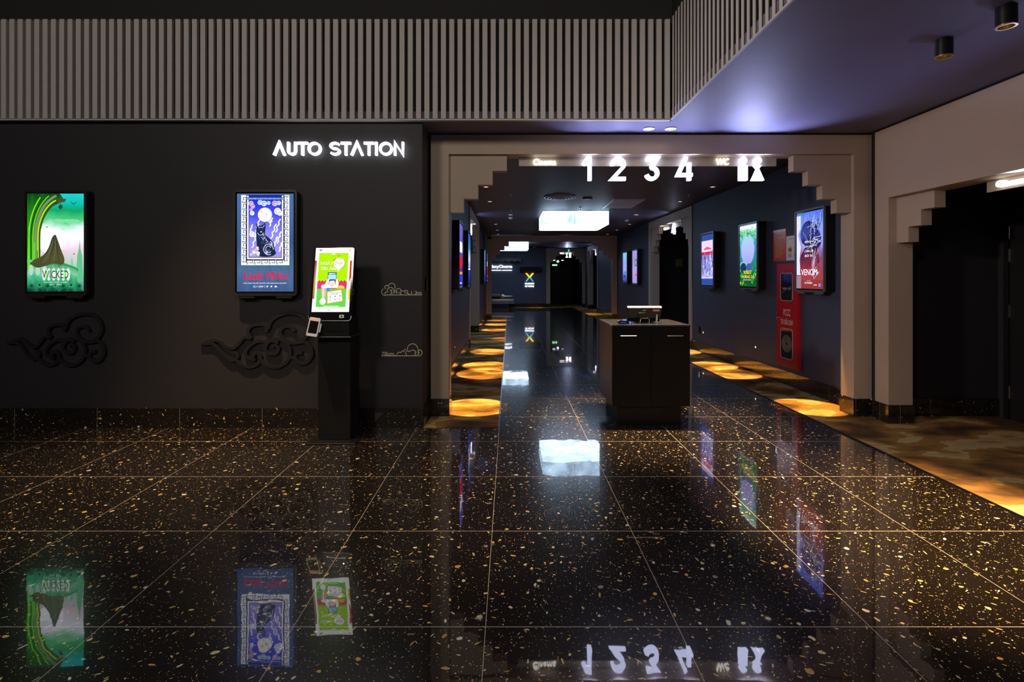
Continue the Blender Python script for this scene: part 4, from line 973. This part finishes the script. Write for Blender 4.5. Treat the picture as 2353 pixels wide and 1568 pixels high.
# ------------------------------------------------------------------ reliefs and marks on the left wall
def q1(x, z): return ((x / 2.178 - 137) / 236.2, (640 - (z / 2.178 + 280)) / 236.2 + .57)     # metres about the centre of the relief
strokes = [
 [(340, 1035), (358, 993), (400, 967), (455, 962), (502, 985), (521, 1035), (505, 1075), (465, 1100), (422, 1092), (395, 1060), (402, 1032), (430, 1022), (450, 1035), (455, 1048)],
 [(335, 1048), (330, 1022), (300, 1014), (265, 1024), (253, 1050), (266, 1080)],
 [(266, 1080), (237, 1076), (215, 1102), (190, 1126), (160, 1118), (130, 1094), (100, 1090), (60, 1105), (98, 1105), (125, 1130), (152, 1165), (183, 1185), (208, 1168), (198, 1147), (184, 1152)],
 [(200, 1180), (225, 1205), (262, 1216), (297, 1200), (308, 1175), (298, 1152), (275, 1150), (280, 1168)],
 [(330, 1098), (300, 1092), (268, 1110), (243, 1140), (250, 1170), (285, 1182)],
 [(330, 1100), (350, 1088), (395, 1085), (427, 1110), (437, 1150), (420, 1193), (375, 1217), (330, 1205), (306, 1180)],
 [(385, 1100), (350, 1092), (328, 1122), (340, 1150), (372, 1153), (386, 1130), (372, 1112), (358, 1122)],
 [(500, 1093), (525, 1120), (531, 1160), (508, 1195), (478, 1196), (458, 1172), (468, 1150), (490, 1150)],
 [(436, 1165), (448, 1172), (460, 1166)], [(425, 1100), (460, 1102), (498, 1094)],
]
cl = MB()
for s in strokes: cl.ribbon([q1(*p) for p in spline(s, 5)], .028, -.032, 0, 'relief_black')
c1 = cl.build('cloud_relief'); c1.location = ((137 - 1171) / 236.2, 4.936, 1.45 - .57)
tag(c1, 'black swirling cloud relief on the wall below the green poster display', 'wall relief', 'cloud reliefs on the left wall')
c2 = c1.copy(); COL.objects.link(c2); c2.location = ((597 - 1171) / 236.2, 4.936, 1.45 - .575); c2.scale = (1.14, 1, 1.05)
c2['label'] = 'black swirling cloud relief on the wall below the blue cat poster display'
# height marks
def hm(parent, arcs, lines, base, txt, tb):
    f = lambda x, z: ((860 + x / 7.843 - 1171) / 236.2, 1.45 + (640 - (630 + z / 7.843)) / 236.2)
    mb = MB(); r_ = 1 / (7.843 * 236.2)
    for cx, cz, r, a0, a1 in arcs:
        p = f(cx, cz); mb.ribbon(arc(p[0], p[1], r * r_, a0, a1, 14), .0055, -.008, 0, 'cream_metal')
    for l in lines: mb.ribbon([f(*p) for p in l], .0055, -.008, 0, 'cream_metal')
    mb.build('cloud_outline', parent)
    a, b = f(*base[0]), f(*base[1]); MB().box(a[0], b[0], -.008, 0, a[1] - .003, a[1] + .003, 'cream_metal').build('base_line', parent)
    a, b = f(tb[0], tb[3]), f(tb[1], tb[2]); MB().text(txt, a[0], b[0], a[1], b[1], -.008, 0, 'cream_metal').build('lettering', parent)
h1 = thing('height_mark', 'cream cloud outline with 1.3m on the wall, the upper height mark', 'height mark', (0, 4.936, 0))
hm(h1, [(200, 322, 65, 120, 270), (225, 240, 33, 20, 240), (318, 228, 62, -30, 190), (298, 300, 58, 0, 215), (235, 360, 40, 60, 190), (440, 305, 45, -60, 150), (385, 320, 28, -20, 190), (378, 355, 32, 0, 180), (520, 345, 42, 30, 180), (580, 322, 28, -40, 160)],
   [[(555, 340), (600, 348), (650, 372)], [(285, 295), (305, 283), (322, 300), (305, 320), (322, 345), (295, 362)], [(435, 335), (470, 345), (488, 370)]], ((200, 377), (862, 377)), '1.3m', (672, 855, 305, 368))
h2 = thing('height_mark', 'cream cloud outline with 70cm on the wall, the lower height mark', 'height mark', (0, 4.936, 0))
hm(h2, [(692, 1350, 93, 0, 190), (692, 1435, 65, 10, 150), (808, 1418, 55, -90, 110), (600, 1420, 34, 30, 230), (562, 1388, 28, 60, 220), (520, 1430, 42, 60, 170), (455, 1455, 45, 60, 170)],
   [[(560, 1432), (583, 1450), (583, 1470)], [(775, 1390), (800, 1385), (805, 1405), (790, 1415), (812, 1428), (800, 1450), (770, 1445)], [(745, 1410), (728, 1445), (755, 1470)], [(405, 1465), (360, 1470)]], ((130, 1474), (830, 1474)), '70cm', (138, 355, 1402, 1466))
sw = thing('card_reader', 'slim dark card reader on the short return wall beside the main portal', 'switch', (-.85, 5.12, 1.33), WEST)
MB().prism(rrect(-.02, .02, 0, .13, .008), -.018, 0, 'black_gloss').build('case', sw); MB().box(-.004, .004, -.0195, -.018, .105, .115, 'chrome').build('status_light', sw)
sw = thing('wall_switch', 'tiny dark switch beside the step light left of the hall four portal post', 'switch', (XR, 10.05, .36), EAST)
MB().prism(rrect(-.025, .025, 0, .14, .006), -.015, 0, 'black_gloss').build('case', sw); MB().box(-.008, .008, -.017, -.015, .11, .12, 'chrome').build('status_light', sw)

# ------------------------------------------------------------------ fire cabinet and notices
fc = thing('fire_hose_cabinet', 'tall red fire hose cabinet marked PCCC with two windows', 'fire cabinet', (XR, 6.83, .25), EAST)
MB().box(-.27, .27, -.03, 0, 0, 1.40, 'cabinet_red').build('cabinet_body', fc, bevel=.004)
dr = MB().box(-.255, .255, -.038, -.031, .015, 1.385, 'cabinet_red').build('door', fc)
for z0, z1 in ((.12, .52), (.90, 1.27)):
    wn_ = MB().prism(rrect(-.15, .14, z0, z1, .035), -.041, -.038, 'glass_dark').build('window', dr)
    MB().ribbon(rrect(-.15, .14, z0, z1, .035), .008, -.045, -.038, 'silver_plastic', True).build('window_trim', dr)
mb = MB()
for k in range(5): mb.ribbon(arc(0, .32, .03 + .02 * k, 0, 350, 20), .008, -.0425, -.0412, 'hose_tan', True)
mb.build('hose_reel', fc)
MB().box(-.10, .10, -.0425, -.0412, 1.05, 1.075, 'hose_tan').prism([(-.12, 1.02), (.10, 1.10), (.12, 1.085), (-.10, 1.0)], -.0428, -.0413, 'chrome').build('nozzle', fc)
MB().text('PCCC', -.085, .085, .695, .785, -.0385, -.0385, 'print_white', bold=.0).build('lettering', fc)
MB().text('TỦ CHỮA CHÁY', -.15, .15, .575, .665, -.0385, -.0385, 'print_white').build('lettering', fc)
MB().cyl((-.225, 0, .655), .012, .012, -.06, -.038, 'chrome', 12, 'y').box(-.235, -.215, -.062, -.05, .66, .73, 'chrome').build('handle', fc)
pn = thing('notice_sheet', 'red notice sheet with printed rules above the fire cabinet', 'notice', (XR, 7.08, 1.69), EAST)
MB().box(-.165, .165, -.006, 0, 0, .44, 'paper_red').build('sheet', pn)
mb = MB(); mb.text('NỘI QUY', -.07, .08, .345, .37, -.0065, -.0065, 'print_yellow', bold=.01); mb.box(-.12, .12, -.0066, -.006, .318, .328, 'print_yellow')
rnd = random.Random(2)
for i in range(13): mb.box(-.12, rnd.uniform(.04, .13), -.0066, -.006, .285 - i * .019, .290 - i * .019, 'print_yellow')
mb.build('lettering', pn)
MB().box(-.165, .165, -.0068, -.006, .408, .44, 'paper_white').build('top_band', pn)
pn = thing('notice_sheet', 'white notice sheet with red flame picture beside the red notice', 'notice', (XR, 6.735, 1.69), EAST)
MB().box(-.17, .17, -.006, 0, 0, .33, 'paper_white').build('sheet', pn)
mb = MB(); mb.text('TIÊU LỆNH CHỮA CHÁY', -.12, .14, .275, .30, -.0065, -.0065, 'print_red', bold=.02)
mb.prism([(-.10, .12), (-.05, .11), (-.03, .14), (-.04, .18), (-.06, .155), (-.07, .20), (-.09, .16), (-.115, .175), (-.12, .14)], -.0068, -.006, 'print_red')
mb.prism([(.03, .12), (.10, .12), (.12, .20), (.08, .22), (.02, .18)], -.0068, -.006, 'print_yellow')
for i in range(3): mb.box(-.12, -.04, -.0066, -.006, .085 - i * .02, .093 - i * .02, 'print_dark'); mb.box(.02, .12, -.0066, -.006, .085 - i * .02, .093 - i * .02, 'print_dark')
mb.build('print', pn)

# ------------------------------------------------------------------ step lights low on the walls
def step_light(label, x, y, rz, proto=[None]):
    if proto[0] is None:
        t = thing('step_light', label, 'step light', (x, y, .397), rz, 'small warm step lights low on the corridor walls')
        MB().ring((0, 0, 0), .013, .026, -.006, 0, 'black_metal', 20, 'y').build('trim_ring', t)
        MB().cyl((0, 0, 0), .013, .013, -.004, 0, emis('step_lamp', (1, .72, .42), 14), 16, 'y').build('lens', t)
        proto[0] = t
    else:
        t = dup(proto[0], (x, y, .397), label); t.rotation_euler = (0, 0, rz)
    return t
step_light('nearest glowing step light on the right wall, below the green leafy display', XR, 7.77, EAST)
step_light('glowing step light on the right wall beside the hall four portal', XR, 9.87, EAST)
step_light('glowing step light low on the right wall past hall four', XR, 14.9, EAST)
step_light('nearest glowing step light low on the left corridor wall', XL, 7.77, WEST)
step_light('glowing step light on the left wall just before the side portal', XL, 10.05, WEST)
step_light('glowing step light on the left wall just past the side portal', XL, 14.6, WEST)
step_light('farthest glowing step light on the left wall by the cross portal post', XL, 17.2, WEST)

# ------------------------------------------------------------------ ceiling lights
PORC = emis('lamp_disc', (1.0, 0.80, 0.55), 1.6)
def downlight(label, x, y, power, angle, blend=.12, color=GOLD, proto=[None], tgt=None):
    if proto[0] is None:
        t = thing('downlight', label, 'ceiling light', (x, y, HC), 0, 'recessed round downlights')
        MB().ring((0, 0, 0), .036, .058, -.008, 0, 'white_plastic', 28).build('trim_ring', t)
        MB().cyl((0, 0, 0), .036, .036, -.003, 0, PORC, 24).build('lens', t)
        proto[0] = t
    else: t = dup(proto[0], (x, y, HC), label)
    s = spot('downlight_beam', (0, 0, -.02), power, color, angle, blend, .012, t)
    if tgt: s.rotation_euler = (Vector(tgt) - Vector((x, y, HC))).to_track_quat('-Z', 'Y').to_euler()
    return t
ys = [(5.69, 1), (6.60, .9), (8.40, 1), (10.0, .8), (14.2, .8), (15.9, .9), (17.4, .7)]
nth = ['nearest', 'second', 'third', 'fourth', 'fifth', 'sixth', 'seventh']
for i, (y, k) in enumerate(ys): downlight('%s recessed downlight in the row over the left carpet' % nth[i], -.39, y, 1150 * k, 15.5, tgt=(-.39, 7.68, 0) if i == 1 else None)
for i, (y, k) in enumerate(ys): downlight('%s recessed downlight in the row over the right carpet' % nth[i], 3.36, y, 1000 * k, 15.5, tgt=(3.36, 7.68, 0) if i == 1 else None)
downlight('recessed downlight over the black tiles left of the corridor middle', .02, 12.1, 420, 20, .6)
downlight('recessed downlight over the black tiles right of the corridor middle', 3.02, 12.1, 420, 20, .6)
downlight('recessed downlight before the end wall emblem, far down the corridor', 1.2, 24.6, 500, 30, .8)
downlight('recessed downlight over the far bench', -.35, 24.42, 420, 30, .8)
downlight('recessed downlight over the far right carpet', 3.3, 20.5, 600, 22, .6)
downlight('left one of two recessed downlights in front of the main portal, bright lens', 1.41, 5.14, 1300, 56, .8, WARM)
downlight('right one of two recessed downlights in front of the main portal, dim lens', 1.63, 5.14, 250, 62, 1.0, WARM)

def cyl_light(label, x, y, proto=[None]):
    if proto[0] is None:
        t = thing('cylinder_downlight', label, 'ceiling light', (x, y, HC), 0, 'black cylinder downlights')
        MB().cyl((0, 0, 0), .048, .048, -.105, 0, 'black_metal', 32, caps=False).build('cylinder_body', t, smooth=True)
        MB().ring((0, 0, 0), .037, .048, -.112, -.105, 'brass', 32).build('rim', t)
        MB().cyl((0, 0, 0), .025, .037, -.06, -.109, 'brass', 32, caps=False).build('reflector', t, smooth=True)
        MB().cyl((0, 0, 0), .026, .026, -.07, -.065, emis('cyl_lamp', (1.0, .72, .38), 1.6), 20).build('lens', t)
        proto[0] = t
    else: t = dup(proto[0], (x, y, HC), label)
    b_ = spot('cylinder_beam', (0, 0, -.115), 820, (1.0, 0.61, 0.26), 46, .55, .02, t)
    b_.rotation_euler = Vector((-.36, .05, -2.85)).to_track_quat('-Z', 'Y').to_euler()
    return t
cyl_light('black cylinder downlight on the ceiling, the one farther from the corner', 2.765, 3.23)
cyl_light('black cylinder downlight on the ceiling at the top right corner of view', 2.78, 2.84)

# hanging light boxes
def light_box(label, x0, x1, y0, y1, z0):
    t = thing('ceiling_light_box', label, 'ceiling light', ((x0 + x1) / 2, (y0 + y1) / 2, HC), 0, 'large glowing ceiling boxes')
    hx, hy, h = (x1 - x0) / 2, (y1 - y0) / 2, z0 - HC
    c = .05
    out = [(-hx + c, -hy), (hx - c, -hy), (hx - c, -hy + c * .5), (hx, -hy + c * .5), (hx, hy - c), (hx - c, hy - c), (hx - c, hy), (-hx + c, hy), (-hx + c, hy - c), (-hx, hy - c), (-hx, -hy + c * .5), (-hx + c, -hy + c * .5)]
    mb = MB().hprism(out, h, -.006, emis('box_glow', (.52, .72, 1.0), 6.5, .35, 2.6)); side = mb.mi(emis('box_side_glow', (.55, .76, 1.0), 2.7, .62, 2.4))
    for i in range(2, len(mb.m)): mb.m[i] = side
    mb.build('diffuser', t)
    mb = MB(); mb.hprism([(x * 1.004, y * 1.004) for x, y in out], -.008, 0, 'black_metal'); mb.build('top_frame', t)
    mb = MB()
    for sx in (-.02, .37): mb.box(sx * hx * 2 - .003, sx * hx * 2 + .003, -hy - .002, -hy + .004, h, -.01, 'silver_plastic')
    mb.build('panel_joint', t)
    return t
light_box('big glowing white light box hanging in the middle of the corridor ceiling', .745, 2.228, 11.36, 12.9, 2.663)
light_box('smaller-looking glowing light box past the cross portal, partly behind its steps', -.70, .782, 20.85, 22.4, 2.663)

# vents, detectors, sprinklers
v = thing('round_air_diffuser', 'round white ringed air diffuser on the corridor ceiling', 'air vent', (.937, 9.48, HC))
for k in range(5): MB().ring((0, 0, 0), .272 - k * .058, .30 - k * .058, -.014 - .009 * k, 0, 'vent_white', 36).build('ring', v)
MB().cyl((0, 0, 0), .30, .30, -.004, -.0005, 'void_black', 36).build('throat', v)
v = thing('ceiling_grille', 'rectangular white slatted return air grille on the corridor ceiling', 'air vent', (2.29, 10.27, HC))
mb = MB()
for k in range(26): mb.box(-.27 + k * .021, -.256 + k * .021, -.56, .56, -.02, -.004, 'vent_white')
for k in range(27): mb.box(-.275, .275, -.55 + k * .042, -.546 + k * .042, -.028, -.004, 'vent_white')
mb.build('fins', v)
mb = MB(); mb.box(-.30, .30, -.585, -.555, -.022, 0, 'vent_white').box(-.30, .30, .555, .585, -.022, 0, 'vent_white').box(-.30, -.275, -.555, .555, -.022, 0, 'vent_white').box(.275, .30, -.555, .555, -.022, 0, 'vent_white'); mb.build('frame', v)
mb = MB(); mb.box(-.275, .275, -.03, .0, -.024, -.001, 'bezel_dark').box(-.05, -.03, -.555, -.03, -.024, -.001, 'bezel_dark'); mb.build('cross_bar', v)
s = thing('ceiling_speaker', 'round dark flat ceiling speaker between the diffuser and the grille', 'speaker', (1.48, 9.66, HC)); MB().cyl((0, 0, 0), .085, .10, -.02, 0, 'bezel_dark', 28).build('housing', s); MB().ring((0, 0, 0), .085, .092, -.022, -.018, 'vent_white', 28).build('rim', s)
def sprinkler(label, x, y, proto=[None]):
    if proto[0] is None:
        t = thing('sprinkler', label, 'sprinkler', (x, y, HC), 0, 'small ceiling sprinklers')
        MB().cyl((0, 0, 0), .035, .028, -.012, 0, 'chrome', 20).build('cover_plate', t); MB().cyl((0, 0, 0), .008, .008, -.05, -.01, 'chrome', 10).build('stem', t); MB().cyl((0, 0, 0), .020, .022, -.055, -.05, 'chrome', 16).build('deflector', t)
        proto[0] = t
        return t
    return dup(proto[0], (x, y, HC), label)
sprinkler('small sprinkler on the ceiling at the left, nearest the main portal', .02, 9.0)
sprinkler('small sprinkler on the ceiling left of the glowing light box', .02, 11.2)
sprinkler('small sprinkler on the ceiling right of the figures of the WC sign', 3.20, 9.05)
sprinkler('small sprinkler on the ceiling just before the light box', 1.52, 10.9)
sprinkler('small sprinkler on the ceiling right of the light box', 3.0, 12.9)
def detector(label, x, y, proto=[None]):
    if proto[0] is None:
        t = thing('smoke_detector', label, 'smoke detector', (x, y, HC), 0, 'ceiling smoke detectors')
        MB().cyl((0, 0, 0), .035, .055, -.035, 0, 'white_plastic', 24).build('housing', t, smooth=True); MB().cyl((0, 0, 0), .02, .024, -.05, -.035, 'bezel_grey', 18).build('sensor', t)
        proto[0] = t
        return t
    return dup(proto[0], (x, y, HC), label)
detector('white smoke detector on the ceiling left of the glowing light box', .02, 12.65)
detector('white smoke detector on the ceiling right of the glowing light box', 3.06, 13.25)
cc = thing('dome_camera', 'black dome security camera at the top left of the cross portal', 'security camera', (-.70, 17.8, 2.88)); MB().cyl((0, 0, 0), .06, .06, -.05, 0, 'black_metal', 20, 'y').build('mount', cc)
bm_ = MB(); bm_.cyl((0, -.05, 0), .05, .035, 0, -.03, 'black_gloss', 20, 'y'); bm_.build('dome', cc)
tg = thing('downlight', 'small bright slot of light under the hanging sign plate', 'x') if False else None

# ------------------------------------------------------------------ far bench and canopies
be = thing('upholstered_bench', 'long grey upholstered bench against the navy end wall', 'bench', (-.75, 24.65, .007))
MB().box(-1.9, .72, .06, .60, 0, .20, 'black_metal').build('base', be)
MB().box(-1.95, .98, 0, .62, .20, .27, 'sofa_grey').build('seat_rail', be, bevel=.01)
MB().box(-1.95, .98, -.02, .60, .28, .42, 'sofa_grey').build('seat', be, bevel=.03)
MB().cyl((-1.95, .52, .60), .085, .085, 0, 2.25, 'sofa_grey', 20, 'x').build('back_bolster', be, smooth=True)
MB().cyl((.36, .30, .56), .10, .10, 0, .12, 'sofa_grey', 24, 'x').build('arm_roll', be, smooth=True)
MB().tube([(.45, .1, .58), (.90, .1, .58), (.90, .1, .27)], .012, 'chrome').build('arm_rail', be)
ca = thing('wall_canopy', 'dark scalloped canopy above the glowing cinema lettering on the end wall', 'canopy', (-1.5, 25.39, 2.30))
MB().box(-1.5, 2.05, -.7, 0, .10, .16, 'black_metal').build('roof', ca)
mb = MB(); pts = [(-1.5, .10)]
for i in range(60): pts.append((-1.5 + 3.55 * i / 59, -.02 + .03 * math.sin(i * 1.25)))
pts.append((2.05, .10)); mb.prism(pts, -.72, -.70, 'bezel_dark'); mb.build('scalloped_valance', ca)
ca = thing('wall_canopy', 'small dark canopy box above the rainbow X emblem', 'canopy', (1.05, 25.39, 1.80))
MB().box(-.55, .50, -.35, 0, 0, .22, 'void_black').build('box', ca, bevel=.01); MB().box(-.55, .50, -.37, -.35, .215, .235, 'bezel_dark').build('top_lip', ca)
